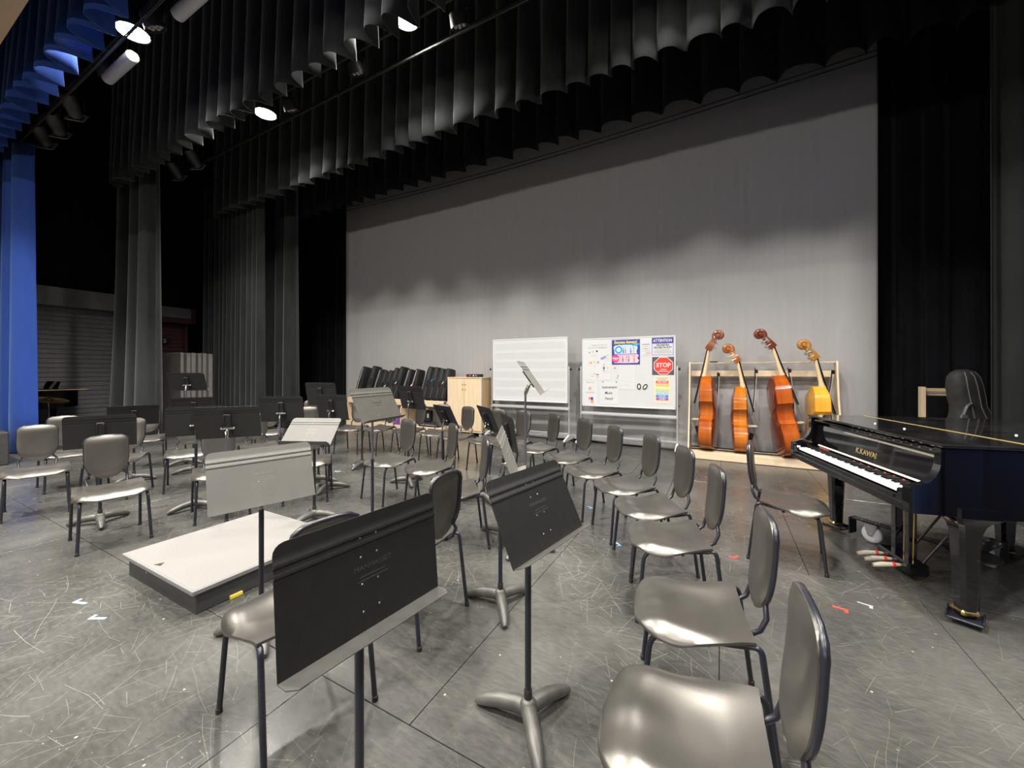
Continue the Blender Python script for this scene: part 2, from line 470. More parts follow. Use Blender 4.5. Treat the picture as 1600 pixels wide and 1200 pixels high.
# hardboard floor sheets, laid staggered with open joints
SW, SL, J = 1.14, 2.28, .004
pm = MB().bbox((0, 0, 0), (SW-J, SL-J, .02), .0012)
pan0 = pm.build('floor_panel', M['floor'], fl, 0)
first = True
row = 0
y = -1.05
while y < YB-.05:
    off = -1.72 if row % 2 == 0 else -1.15
    k0 = math.floor((XL-off)/SW)
    x = off+k0*SW
    while x < XR:
        x0, x1, y1 = max(x, XL), min(x+SW, XR), min(y+SL, YB)
        if x1-x0 > .05:
            if x1-x0 > SW-.01 and y1-y > SL-.01:
                if first: o = pan0; first = False
                else:
                    o = pan0.copy(); COL.objects.link(o); o.parent = fl
                o.location = ((x0+x1)/2, (y+y1)/2, -.01)
            else:
                MB().bbox(((x0+x1)/2, (y+y1)/2, -.01), (x1-x0-J, y1-y-J, .02), .0012).build('floor_panel', M['floor'], fl, 0)
        x += SW
    y += SL; row += 1
struct('wall_left', MB().box((XL-.1, (YB+YF)/2, 4), (.2, YB-YF, 10.2)), M['blackwall'])
struct('wall_right', MB().box((XR+.1, (YB+YF)/2, 4), (.2, YB-YF, 10.2)), M['blackwall'])
struct('wall_back', MB().box(((XL+XR)/2, YB+.1, 4), (XR-XL+.4, .2, 10.2)), M['blackwall'])
struct('wall_front', MB().box(((XL+XR)/2, YF-.1, 4), (XR-XL+.4, .2, 10.2)), M['plaster'])
struct('ceiling', MB().box(((XL+XR)/2, (YB+YF)/2, ZC+.1), (XR-XL+.4, YB-YF+.4, .2)), M['blackwall'])
struct('floor_house', MB().box(((XL+XR)/2, (YF-1.05)/2, -1.05), (XR-XL, -1.05-YF, .1)), M['blackwall'])
# proscenium: header above the opening and the two piers
struct('trim_1', MB().box(((XL+XR)/2, .80, 7.15), (XR-XL, .80, 3.5)), M['plaster'])
struct('trim_2', MB().box((-13.2, .80, 2.7), (3.5, .80, 5.4)), M['plaster'])
struct('trim_3', MB().box((6.1, .80, 2.7), (3.7, .80, 5.4)), M['plaster'])

# ------------------------------------------------------------------ drapes
def drape(name, label, x0, x1, y, z0, z1, m, wave, amp, seed, bot=1.0, top=.35, rows=8, zj=.02, spread=0.0, cat='curtain', thick=.006, sharp=.75, hemkick=0.0):
    rnd = random.Random(seed)
    # fold phase: random pleat widths
    knots = []; x = x0
    while x < x1+wave:
        knots.append((x, rnd.uniform(.75, 1.25), rnd.uniform(-.25, .25), rnd.uniform(-1, 1)))
        x += wave*rnd.uniform(.72, 1.3)
    per = 12
    cols = []
    for i in range(len(knots)-1):
        for k in range(per):
            t = k/per
            s_ = math.sin(2*PI*t)
            s_ = math.copysign(abs(s_)**sharp, s_)
            a = knots[i][1]*(1-t)+knots[i+1][1]*t
            ph = math.sin(2*PI*t+PI/3)*.18
            cols.append((knots[i][0]*(1-t)+knots[i+1][0]*t, s_*a, ph*wave*.9, knots[i][3]*(1-t)+knots[i+1][3]*t))
    cols = [c_ for c_ in cols if c_[0] <= x1]
    n = len(cols); mb = MB(); vs = []; fs = []
    for r_ in range(rows+1):
        t = r_/rows
        z = z1+(z0-z1)*t
        g = top+(bot-top)*t**1.3
        for (cx, s_, px_, q) in cols:
            sx = cx+px_*g
            if spread: sx = sx+(cx-x1)/(x1-x0)*spread*t*t
            zz = z+(zj*q+hemkick*s_ if r_ == rows else 0)
            vs.append((sx, y+amp*g*s_+.03*q*t, zz))
    for r_ in range(rows):
        for i in range(n-1):
            a = r_*n+i
            fs.append((a, a+1, a+1+n, a+n))
    mb.add(vs, fs)
    o = mb.build(name, m, None, 60)
    md = o.modifiers.new('cloth thickness', 'SOLIDIFY'); md.thickness = thick; md.offset = 0
    return tag(o, label, cat)
drape('valance', 'royal blue pleated valance hanging across the top left corner', -12.6, 4.6, 1.62, 5.34, 7.4, M['blue'], .40, .15, 3, top=.4, zj=.03)
drape('stage_curtain', 'royal blue full height main curtain gathered at the left edge', -12.55, -10.95, 2.0, .02, 5.6, M['blue'], .50, .16, 11, top=.75, zj=.0, spread=.06)
drape('stage_curtain', 'royal blue main curtain drawn to the right side beyond the grand piano', 2.02, 6.6, 2.0, .02, 5.6, M['blue'], .42, .15, 12, top=.75, zj=.0)
drape('border_curtain', 'grey black pleated border hanging lowest, nearest behind the blue valance', -11.6, 3.9, 3.3, 5.46, 8.2, M['velour'], .34, .14, 21, top=.35, zj=.03)
drape('border_curtain', 'second grey black pleated border, in front of the screen top', -11.6, 4.2, 5.2, 5.46, 8.2, M['velour'], .36, .11, 22, top=.35, zj=.03)
drape('border_curtain', 'unlit black scalloped border overlapping the top edge of the grey screen', -11.6, 4.6, 6.6, 5.64, 8.2, M['velour_dark'], .46, .12, 23, top=.5, zj=.03)  # darker velour than the lit borders: shade put into its colour
drape('leg_curtain', 'dark grey leg curtain left of stage, nearest behind the blue curtain', -12.6, -10.38, 3.66, .02, 6.6, M['velour'], .58, .17, 31, top=.6, zj=0, spread=.45)
drape('leg_curtain', 'second dark grey leg curtain on the left, behind the tall stand', -12.9, -10.02, 5.55, .02, 6.6, M['velour'], .24, .10, 32, top=.6, zj=0)
drape('leg_curtain', 'third narrow dark leg curtain beside the left edge of the screen', -12.2, -9.62, 6.25, .02, 6.6, M['velour'], .46, .13, 33, top=.6, zj=0)
drape('leg_curtain', 'dark leg curtain at right, behind the soft instrument bag', 2.58, 5.6, 6.28, .02, 6.8, M['velour'], .36, .10, 34, top=.6, zj=0)
drape('leg_curtain', 'grey leg curtain cut by the right edge of the picture', 2.50, 5.2, 5.5, .02, 6.8, M['velour'], .34, .10, 35, top=.6, zj=0)
drape('backdrop_curtain', 'deep black backdrop curtain behind and beside the grey screen', -13.5, 6.5, 8.55, .02, 7.8, M['velour_dark'], .34, .11, 41, top=.7, zj=0)

# ------------------------------------------------------------------ grey cyclorama
def cyc():
    rnd = random.Random(5)
    x0, x1, Y = -9.95, 2.12, 7.95
    folds = [(rnd.uniform(x0, x1), rnd.uniform(.05, .22), rnd.uniform(-1, 1)) for _ in range(60)]
    wr = [(rnd.uniform(x0, x1), rnd.uniform(.25, .9), rnd.uniform(-1, 1), rnd.uniform(.0, .35)) for _ in range(46)]
    nx, zs = 360, [0.015, .05, .09, .14, .20, .27, .36, .48, .62, .8, 1.1, 1.5, 2.2, 3.0, 4.0, 5.0, 6.0, 7.3]
    vs = []; fs = []
    for z in zs:
        b = max(0, 1-z/1.3)
        for i in range(nx+1):
            x = x0+(x1-x0)*i/nx
            y = Y
            for fx, fw, fa in folds:
                d = (x-fx)/fw
                if abs(d) < 3: y += .007*fa*math.exp(-d*d)
            for fx, fw, fa, fz in wr:
                d = (x-fx)/fw; e = (z-fz)/.09
                if abs(d) < 3 and abs(e) < 3: y += .028*fa*math.exp(-d*d-e*e)
            y += b*b*(.05*math.sin(x*1.1+.4)+.03*math.sin(x*2.7+1))
            zz = z+(.018*math.sin(x*1.9)+.012*math.sin(x*4.3+1) if z < .03 else 0)
            vs.append((x, y, max(.004, zz)))
    for j in range(len(zs)-1):
        for i in range(nx):
            a = j*(nx+1)+i
            fs.append((a, a+1, a+2+nx, a+1+nx))
    o = MB().add(vs, fs).build('cyclorama', M['cyc'], None, 60)
    md = o.modifiers.new('cloth thickness', 'SOLIDIFY'); md.thickness = .004; md.offset = 1
    tag(o, 'large pale grey cyclorama screen filling the back of the stage', 'screen')
    for dz in (0, .085):
        pts = [(x0+(x1-x0)*k/40, Y-.014, 6.335+dz-.16*math.sin(PI*min(1, max(0, .06+.94*k/40)))) for k in range(41)]
        MB().tube(pts, .007, 5).build('seam', M['gap'], o)
    return o
cyc()

# ------------------------------------------------------------------ battens, cables, lamps
def batten(x0, x1, y, z, label, r=.024, cables=()):
    o = MB().tube([(x0, y, z), (x1, y, z)], r, 8).build('batten', M['pipe'])
    tag(o, label, 'pipe', None)
    for cx in cables:
        MB().tube([(cx, y, z), (cx, y, ZC)], .004, 5).build('hanging_cable', M['cable'], o)
    return o
batten(-12, 4, 2.3, 6.42, 'lighting pipe of the first lamp row, behind the blue valance', cables=(-9.6, -6.6, -5.4))
batten(-12, 4, 1.98, 5.62, 'dark track pipe hanging close behind the blue valance, lower one', .010)
batten(-12, 4, 2.05, 5.80, 'dark track pipe hanging close behind the blue valance, upper one', .010)
batten(-12, 4, 4.25, 6.52, 'lighting pipe of the second lamp row, behind the first grey border', cables=(-8.2, -4.6, -2.2))
batten(-12, 4, 4.46, 6.22, 'lower thin pipe just in front of the second grey border', .018, cables=(-3.4,))
batten(-12, 4, 4.62, 6.42, 'upper pipe just in front of the second grey border', .026)

def work_light(x, y, z, wt, label, group, pipe_z, pipe_dy=0.0):
    t = thing('work_light', label, 'lamp', (x, y, z), 0, group)
    MB().lathe([(.02, .34), (.07, .33), (.10, .24), (.16, .12), (.19, .03), (.19, .0), (.175, .0), (.15, .10), (0, .12)], 20).build('housing', M['lamp_black'], t)
    MB().lathe([(.168, .012), (.168, .004), (0, .0)], 20).build('lens', M['glow'], t)
    MB().tube([(0, 0, .33), (0, pipe_dy, pipe_z-z)], .012, 6).build('hanger', M['lamp_black'], t)
    ld = bpy.data.lights.new('work_lamp_light', 'AREA'); ld.shape = 'DISK'; ld.size = .30; ld.energy = wt; ld.color = LAMP_COL; ld.spread = R(138 if y > -2 else 180)
    lo = bpy.data.objects.new('work_lamp_light', ld); COL.objects.link(lo); lo.parent = t; lo.location = (0, 0, -.006)
    return t
ords = ['first', 'second', 'third', 'fourth']
for i, (x, y, z, wt) in enumerate(STAGE_LAMPS):
    r_ = i//4
    names = {(0, 0): 'glaring white work light at upper left, nearest the blue valance', (1, 0): 'glaring white work light left of the grey borders, second from left',
             (1, 1): 'work light glinting just under the hem of the first grey border'}
    lab = names.get((r_, i % 4), ords[i % 4]+' work light from the left on the '+['front', 'middle', 'rear'][r_]+' lighting pipe')
    work_light(x, y, z, wt, lab, 'work lights over the stage', [6.42, 6.52][r_], [.1, .15][r_])
for i, (x, y, z, wt) in enumerate(HOUSE_LAMPS):
    row_ = 'row over the seats' if y < -1 else 'row over the apron'
    work_light(x, y, z, wt, ords[i if i < 3 else i-3]+' house light from the left in the '+row_, 'house lights', ZC)
for i, (x, y, z, wt) in enumerate(FILL_LIGHTS):
    o = work_light(x, y, z, wt, ords[i]+' added fill light from the left, aimed at the stage from the house side', 'added fill lights', z+.36)
    o.rotation_euler = (R(86), 0, 0)

# white cylindrical housings hung on the first pipe
for (xa, xb, lab) in ((-8.25, -7.3, 'white cylinder housing on the first pipe, left of the glaring lamp'), (-6.0, -4.6, 'white cylinder housing on the first pipe, right of the glaring lamp')):
    t = thing('cylinder_housing', lab, 'lamp', ((xa+xb)/2, 2.3, 5.93))
    h = (xb-xa)/2
    MB().tube([(-h, 0, 0), (-h+.02, 0, 0), (h-.02, 0, 0), (h, 0, 0)], [.06, .075, .075, .06], 16).build('shell', M['housing'], t)
    for sx in (-.6, .6): MB().tube([(sx*h, 0, .07), (sx*h, 0, .49)], .008, 5).build('strap', M['lamp_black'], t)

def led_par(x, y, z, label, pipe, tilt=0.5, rz=0.0):
    t = thing('par_light', label, 'lamp', (x, y, z), rz, 'round seven lens par lights')
    Mx = Matrix.Rotation(tilt, 3, 'X')
    MB().lathe([(.05, .16), (.11, .14), (.125, .02), (.125, -.01), (.112, -.01), (.112, .015), (0, .015)], 18, Mx).build('housing', M['lamp_black'], t)
    for k in range(7):
        a = k*PI/3
        r_ = 0 if k == 6 else .066
        MB().lathe([(.028, .016), (.026, .006), (.014, -.004), (0, -.007)], 10, Mx, Mx @ Vector((r_*math.cos(a), r_*math.sin(a), 0))).build('lens', M['lens'], t)
    MB().tube(fillet([(-.14, 0, .03), (-.14, 0, .2), (.14, 0, .2), (.14, 0, .03)], .03), .008, 6).build('yoke', M['lamp_black'], t)
    MB().tube([(0, 0, .2), (0, 0, pipe-z)], .010, 6).build('clamp', M['lamp_black'], t)
for x, y, z, lab in ((-3.1, 4.28, 6.12, 'round par light at the top edge, right of the first grey border'), (-5.05, 4.25, 6.17, 'round par light hanging below the hem of the first grey border'),
                     (-6.75, 4.25, 6.13, 'round par light just right of the second glaring work light'),
                     (-6.6, 2.3, 6.02, 'round par light with a curled cable right of the first glaring lamp'), (-8.2, 2.3, 5.98, 'round par light with a curled cable left of the first glaring lamp')):
    led_par(x, y, z, lab, 6.42 if y < 3 else 6.52)

M['frame'] = mat('dull_metal_frame', (.30, .30, .28), .45)
def spot(x, y, z, label, pipe, rz, tilt=.9, pipe_y=2.3):
    t = thing('spotlight', label, 'lamp', (x, y, z), rz, 'spotlights with square colour frames')
    Mx = Matrix.Rotation(tilt, 3, 'X')
    MB().lathe([(.03, .30), (.10, .28), (.11, .10), (.09, .06), (.095, -.06), (.095, -.07), (.085, -.07), (.08, .0), (0, .0)], 14, Mx).build('housing', M['lamp_black'], t)
    fr = MB()
    for a in range(4):
        R2 = Matrix.Rotation(a*PI/2, 3, 'Z')
        fr.bbox(Mx @ (R2 @ Vector((.105, 0, -.085))), (.03, .24, .012), .003, Mx @ R2)
    fr.build('colour_frame', M['frame'], t)
    MB().lathe([(.082, -.03), (.06, -.055), (0, -.068)], 14, Mx).build('lens', M['lens'], t)
    MB().tube(fillet([(-.13, 0, .05), (-.13, 0, .26), (.13, 0, .26), (.13, 0, .05)], .03), .009, 6).build('yoke', M['lamp_black'], t)
    MB().tube([(0, 0, .26), (math.sin(rz)*(pipe_y-y), math.cos(rz)*(pipe_y-y), pipe-z+.03)], .014, 6).build('clamp', M['lamp_black'], t)
spot(-11.1, 2.25, 5.77, 'spotlight with square frame on the left pipe, lowest of three', 6.42, .9)
spot(-10.3, 2.25, 5.74, 'spotlight with square frame on the left pipe, middle of three', 6.42, .9)
spot(-9.5, 2.25, 5.80, 'spotlight with square frame on the left pipe, highest of three', 6.42, .9)
spot(-10.8, 4.15, 5.92, 'spotlight below the left end of the first grey border, left one', 6.52, .5, .9, 4.25)
spot(-9.95, 4.15, 5.96, 'spotlight below the left end of the first grey border, right one', 6.52, .5, .9, 4.25)

# ================================================================== orchestra chairs
def seat_mb():
    def hw(y):
        h = .222+.022*max(0, min(1, (y+.2)/.25))
        if y > .05:
            t = (y-.05)/.19
            h *= max(0.0, 1-min(1, t)**3.0)**(1/2.6)
        return max(h, .001)
    def fn(u, v):
        y = -.205+.445*(1-(1-v)**1.25)
        U = 2*u-1
        x = hw(y)*U
        r2 = (x/.165)**2+((y+.035)/.145)**2
        z = .468-.034*math.exp(-r2**1.5*.55)
        z += .009*math.exp(-((x/.06)**2))*max(0, min(1, (y-.02)/.12))           # soft crest between the thighs
        fr = max(0, (y-.09)/.15)
        z -= .055*fr**2.2
        e = abs(x)/.244
        side = max(0, min(1, (y+.16)/.22))
        z -= .050*side*max(0, (e-.62)/.38)**2.2
        z += .006*max(0, (-y-.12)/.085)
        return (x, y, z)
    return MB().shell(fn, 22, 22, lambda u, v: (0, 0, -.011))
def back_half(z):
    t = (z-.505)/(.892-.505)
    h = .143
    if t < .48: h = .143*max(0, 1-((.48-t)/.48)**2.3)**.5
    if t > .78: h = .143*(max(0, 1-((t-.78)/.22)**2.6)**(1/2.6)*.62+.38) if t < 1 else .143*.38
    return max(h, .003)
def back_y(z):
    return -.236-.040*((z-.5)/.39)-.010*math.sin(PI*(z-.5)/.39)
def backrest_mb():
    def fn(u, v):
        v = .5-.5*math.cos(PI*v); z = .505+.387*v
        U = math.sin(PI/2*(2*u-1))
        h = back_half(z)
        edge = 1-(1-abs(U)**4)*(1-max(0, (v-.80)/.20)**2.5)*(1-max(0, (.25-v)/.25)**2.5)
        return (h*U, back_y(z)+.020*(1-edge)-.012*(1-U*U)*.4, z)
    return MB().shell(fn, 20, 24, lambda u, v: (0, -.011, 0))
def chair_parts():
    t = thing('orchestra_chair', 'x', 'chair')
    seat_mb().build('seat', M['plastic'], t, 60)
    backrest_mb().build('backrest', M['plastic'], t, 60)
    bf = []
    zs = [.56+.03*k for k in range(9)]
    L = [(-.118, -.12, .428), (-.124, -.20, .440), (-.128, -.238, .468), (-.134, back_y(.52)-.018, .52)]
    for z in zs: L.append((-(min(.146, back_half(z)-.004)), back_y(z)-.014, z))
    top = [(-.143, back_y(.83)-.014, .83), (-.130, back_y(.86)-.014, .862), (-.095, back_y(.88)-.014, .880), (-.04, back_y(.89)-.014, .886)]
    pts = L+top+[(-x, y, z) for x, y, z in reversed(top)]+[(-x, y, z) for x, y, z in reversed(L)]
    MB().tube(pts, .0105, 8).build('back_frame', M['tube'], t, 50)
    MB().tube([(-.19, -.05, .408), (.19, -.05, .408)], .010, 8).tube([(-.185, .09, .404), (.185, .09, .404)], .009, 8).build('under_frame', M['tube'], t, 50)
    for sx in (-1, 1):
        f = fillet([(sx*.196, -.02, .424), (sx*.203, .165, .418), (sx*.222, .205, .004)], .07, 6)
        lg = MB().tube(f, .0115, 8).build('leg', M['tube'], t, 50)
        MB().lathe([(.0, .0), (.0135, .0), (.0135, .022), (.0115, .024)], 8, None, (sx*.222, .205, 0)).build('glide', M['glide'], lg)
        f = fillet([(sx*.196, -.02, .424), (sx*.200, -.15, .436), (sx*.216, -.222, .456), (sx*.224, -.278, .004)], .05, 6)
        lg = MB().tube(f, .0115, 8).build('leg', M['tube'], t, 50)
        MB().lathe([(.0, .0), (.0135, .0), (.0135, .022), (.0115, .024)], 8, None, (sx*.224, -.278, 0)).build('glide', M['glide'], lg)
    return t
CHAIRS = [
 (-.09, 1.23, 183, 'graphite chair nearest the camera at bottom right, cut by the lower edge'),
 (-.12, 1.89, 188, 'second graphite chair from the camera in the right hand row'),
 (-.30, 2.64, 196, 'third graphite chair from the camera in the right hand row'),
 (-.50, 3.15, 209, 'fourth graphite chair from the camera in the right hand row'),
 (-.80, 3.62, 217, 'fifth graphite chair from the camera in the right hand row'),
 (-1.21, 3.99, 224, 'sixth graphite chair of the outer row, before the poster board'),
 (-1.66, 4.44, 234, 'seventh graphite chair of the outer row, left of the poster board foot'),
 (-2.22, 4.79, 232, 'graphite chair behind the tall pole stand, before the blank whiteboard'),
 (-2.70, 4.965, 254, 'graphite chair left of the tall pole stand, before the blank whiteboard'),
 (-3.12, 4.99, 262, 'graphite chair half hidden by two black desks beside the blank whiteboard'),
 (-3.77, 5.07, 258, 'graphite chair in front of the wooden cabinet'),
 (-4.26, 5.20, 286, 'graphite chair behind the black stand at the left cabinet edge'),
 (-4.91, 5.21, 257, 'graphite chair below the black stand before the instrument case rack'),
 (-5.53, 5.11, 262, 'graphite chair behind the brownish front facing stand, right one'),
 (-5.98, 4.89, 292, 'graphite chair behind the brownish front facing stand, left one'),
 (-3.43, 3.31, 259, 'middle row chair right of the brownish front facing stand pole'),
 (-2.81, 3.29, 235, 'middle row chair in the centre, second from the brownish stand'),
 (-2.06, 2.75, 221, 'middle row chair facing left, right behind the large front stand'),
 (-1.69, 1.80, 181, 'chair seen from behind at the right end of the large front stand'),
 (-1.68, 1.07, 171, 'chair seen from behind, its seat showing left of the large front stand'),
 (-4.70, 1.34, 351, 'chair facing the camera beside the left corner of the podium'),
 (-6.31, 1.23, 348, 'leftmost chair facing the camera beside the blue curtain foot'),
 (-7.35, 1.69, 355, 'chair behind the leftmost one, half covered by a black desk'),
 (-6.35, 1.84, 314, 'chair at the right end of the left black desk, behind the podium chair'),
 (-7.85, 2.62, 337, 'chair under the farthest left desk before the grey leg curtain'),
 (-6.00, 2.42, 335, 'chair under the left one of the pair of black desks'),
 (-4.56, 2.12, 340, 'chair whose seat shows left of the grey conductor stand'),
 (-5.61, 3.10, 345, 'chair under the right one of the pair of black desks'),
 (-6.81, 3.87, 324, 'chair behind the black desk left of the pale tilted stand'),
 (-5.76, 3.92, 330, 'brightly lit chair back between two black desks, the lower one'),
 (-7.10, 4.91, 330, 'brightly lit chair back between two black desks, the higher one'),
 (-4.23, 2.86, 318, 'chair beneath the pale tilted stand'),
 (.49, 3.78, 353, 'chair at the grand piano keyboard, facing the piano'),
]
ch0 = chair_parts()
for i, (x, y, a, lab) in enumerate(CHAIRS):
    loc, rz = (x, y, 0), R(a-90)
    if i == 0:
        ch0.location = loc; ch0.rotation_euler = (0, 0, rz); ch0['label'] = lab; ch0['group'] = 'orchestra chairs on the stage'
    else: dup(ch0, loc, rz, lab)

# ================================================================== music stands
DW, DH = .508, .318
def desk_mb(th=.0022):
    mb = MB()
    # rounded top corners, square bottom; two pressed ribs near the top
    ys = [-DH/2, -.05, .04, .0775, .0785, .0825, .0880, .0930, .1025, .1035, .1075, .1130, .1180, DH/2-.028, DH/2-.018, DH/2-.009, DH/2-.003, DH/2]
    def half(y):
        t = y-(DH/2-.028)
        return DW/2 if t <= 0 else DW/2-.028+math.sqrt(max(0, .028**2-t*t))
    def rib(y):
        for c_ in (.083, .108):
            if -.0046 < y-c_ < .0001: return .0038
            if .0001 <= y-c_ < .0052: return .0030
        return 0
    n = 12
    vs = []; fs = []
    for side in (1, -1):
        for y in ys:
            for i in range(n+1):
                x = half(y)*(2*i/n-1)
                vs.append((x, -th/2*side-rib(y), y))
    W = n+1; T = len(ys)*W
    for j in range(len(ys)-1):
        for i in range(n):
            a = j*W+i
            fs.append((a, a+1, a+1+W, a+W)); fs.append((T+a, T+a+W, T+a+1+W, T+a+1))
    rim = list(range(W))+[j*W+n for j in range(1, len(ys))]+[(len(ys)-1)*W+i for i in range(n-1, -1, -1)]+[j*W for j in range(len(ys)-2, 0, -1)]
    for k in range(len(rim)):
        a, b = rim[k], rim[(k+1) % len(rim)]
        fs.append((b, a, T+a, T+b))
    return mb.add(vs, fs)
def make_stand(h, tilt, m_desk, m_etch, m_lip, label, group=None, base_rz=0.0, lip=.062, text=True):
    """front of the desk faces local -y; h = height of the desk centre; the pole meets the desk a little behind it"""
    t = thing('music_stand', label, 'music stand', group=group)
    # desk frame tilts about x: the top leans back (+y)
    Rt = Matrix.Rotation(-tilt, 4, 'X')
    T = Matrix.Translation((0, -.05, h)) @ Rt
    def place(o): o.matrix_local = T; return o
    d = place(desk_mb().build('desk', m_desk, t, 40))
    if text:
        lettering('MANHASSET', .019, m_etch, d, (0.012, -.0015, .014), sx=1.15)
        for k, wd in enumerate((.085, .10)):
            MB().box((0.01, -.0014, -.010-.011*k), (wd, .0006, .0022)).build('stamped_line', m_etch, d)
    for (rx, rz_) in ((-.026, .098), (.026, .098), (-.026, .045), (.026, .045), (-.026, -.03), (.026, -.03), (-.026, -.105), (.026, -.105)):
        MB().lathe([(.0032, 0), (.0026, .0012), (0, .0016)], 8, RX90, (rx, -.001, rz_)).build('rivet', M['rivet'], d, 60)
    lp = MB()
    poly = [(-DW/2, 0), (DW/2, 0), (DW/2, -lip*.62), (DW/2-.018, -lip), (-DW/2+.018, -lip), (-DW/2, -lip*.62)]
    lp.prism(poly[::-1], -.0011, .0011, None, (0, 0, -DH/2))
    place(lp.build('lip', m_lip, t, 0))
    br = MB().bbox((0, .012, -.02), (.058, .020, .22), .004)
    br.bbox((-.022, .020, .0), (.008, .026, .16), .002).bbox((.022, .020, .0), (.008, .026, .16), .002)
    place(br.build('bracket', M['powder'], t, 0))
    place(MB().tube([(-.042, .030, -.045), (.042, .030, -.045)], .009, 10).build('tilt_bolt', M['chrome'], t, 50))
    for sx in (-1, 1):
        place(MB().lathe([(.0, -.011), (.010, -.009), (.014, 0), (.010, .009), (0, .011)], 10, None, (sx*.046, .030, -.045)).build('knob', M['chrome'], t, 60))
    j = T @ Vector((0, .030, -.045))
    MB().tube([(0, j.y*.6, j.z-.01), (0, j.y*.25, j.z-.05), (0, 0, j.z-.09)], [.014, .016, .0125], 10).build('neck', M['chrome'], t, 50)
    mid = max(.38, min(.70, h-.19))
    MB().tube([(0, 0, mid-.05), (0, 0, j.z-.06)], .0095, 10).build('upper_tube', M['steel'], t, 50)
    MB().tube([(0, 0, .06), (0, 0, mid)], .0135, 10).build('lower_tube', M['tube'], t, 50)
    MB().lathe([(.0165, .075), (.0175, .08), (.0175, .135), (.0150, .14)], 12).build('collar', M['glide'], t)
    MB().lathe([(.0, .04), (.036, .04), (.040, .062), (.036, .088), (.020, .102)], 14).build('hub', M['cast'], t, 50)
    for k in range(3):
        a = base_rz+k*2*PI/3
        dx, dy = math.cos(a), math.sin(a)
        pr = [(.0, .062), (.05, .064), (.12, .056), (.18, .040), (.225, .024), (.245, .016)]
        MB().tube([(dx*r_, dy*r_, z_) for r_, z_ in pr], [.033, .033, .031, .028, .022, .013], 12).build('foot', M['cast'], t, 60)
    return t
# x, y, desk height, facing (deg), tilt (deg), finish, base turn, label
STANDS = [
 (-.89, .79, .91, 353, 5, 'powder', 10, 'large black music stand nearest the camera, desk facing it at bottom centre'),
 (-.67, 1.47, .92, 350, 26, 'powder', -14, 'tilted black music stand with visible base, right of the nearest stand'),
 (-2.24, 1.25, .90, 344, 17, 'powder_grey', 20, 'pale grey conductor music stand in front of the podium'),
 (-1.19, 2.16, .955, 26, 20, 'powder_strip', -50, 'music stand seen edge on, directly behind the tilted black stand'),
 (-1.68, 3.06, .93, 42, 9, 'powder', 40, 'small black desk turned away, right above the edge on stand'),
 (-2.36, 3.80, .93, 51, 23, 'powder', 70, 'black tilted stand turned away, left of the blank whiteboard'),
 (-3.19, 4.09, .89, 65, 26, 'powder', 10, 'black tilted stand turned away, in front of the wooden cabinet'),
 (-3.63, 3.92, 1.13, 80, 14, 'powder', 35, 'black stand turned away, before the right half of the case rack'),
 (-2.68, 2.46, 1.19, 6, 28, 'powder_mid', 60, 'tall brownish music stand facing the camera, before the case rack'),
 (-3.56, 2.44, .89, 294, 44, 'powder_pale', 10, 'pale music stand tipped far back, in the middle left'),
 (-4.71, 2.84, 1.02, 124, 12, 'powder', 25, 'black stand turned away, left of the pale tipped stand'),
 (-4.75, 3.40, 1.17, 100, 11, 'powder', 80, 'farther black stand at the screen edge, the higher of two'),
 (-4.33, 3.25, 1.03, 96, 9, 'powder', -14, 'black stand above the pale tipped stand, the lower of two'),
 (-7.56, 3.03, 1.31, 135, 26, 'powder', 50, 'highest black stand at left, before the grey riser panels'),
 (-5.04, 2.10, .94, 157, 6, 'powder', 20, 'left one of a pair of overlapping black desks behind the podium'),
 (-3.99, 1.91, 1.01, 141, 21, 'powder', 75, 'right one of a pair of overlapping black desks behind the podium'),
 (-5.36, 1.45, .89, 157, 7, 'powder', -20, 'wide black desk at left behind the podium chair'),
 (-7.03, 2.22, .88, 162, 29, 'powder', 40, 'brownish black desk far left before the grey leg curtain'),
 (-6.83, 2.82, .95, 151, 21, 'powder', 5, 'black desk just below the highest left stand'),
 (-1.38, 2.90, 1.43, 20, 35, 'powder_strip', 30, 'tallest music stand, seen edge on before the blank whiteboard'),
 (-4.84, 4.21, .95, 20, 25, 'powder', 55, 'black stand hidden behind the tall brownish stand, base showing'),
]
for (x, y, h, ph, al, fin, brz, lab) in STANDS:
    et = {'powder': 'etch', 'powder_grey': 'etch_grey', 'powder_mid': 'etch', 'powder_strip': 'etch_grey', 'powder_pale': 'etch_grey'}[fin]
    n_ = Vector((math.cos(R(ph)), math.sin(R(ph)), 0))
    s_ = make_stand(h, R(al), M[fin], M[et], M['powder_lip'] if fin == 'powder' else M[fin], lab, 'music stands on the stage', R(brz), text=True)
    # (x, y) is the desk centre; the pole stands .05 behind it
    s_.location = (x-n_.x*.05, y-n_.y*.05, 0)
    s_.rotation_euler = (0, 0, R(ph)+PI/2)

# ================================================================== podium
pd = thing('podium', 'low conductor podium with pale grey carpeted top', 'podium', (-3.30, 1.64, 0))
MB().bbox((0, 0, .146), (1.04, 1.0, .028), .003).build('top_edge', M['edge'], pd, 0)
MB().bbox((0, 0, .158), (1.022, .982, .008), .003).build('carpet_top', M['carpet'], pd, 0)
MB().bbox((0, 0, .067), (.98, .94, .130), .003).build('base', M['podium'], pd, 0)
q = floor_at(249, 882, .1625)-Vector((-3.30, 1.64, 0))
MB().prism([(q.x-.03, q.y-.02), (q.x+.03, q.y-.005), (q.x-.005, q.y+.03)], .1620, .1632).build('carpet_tear', M['gap'], pd, 0)
MB().bbox((.495, -.25, .012), (.02, .075, .022), .002).build('yellow_tab', M['yellow'], pd, 0)
MB().lathe([(.006, 0), (.004, .002), (0, .003)], 8, RX90, (-.2, -.471, .09)).build('screw', M['rivet'], pd, 50)

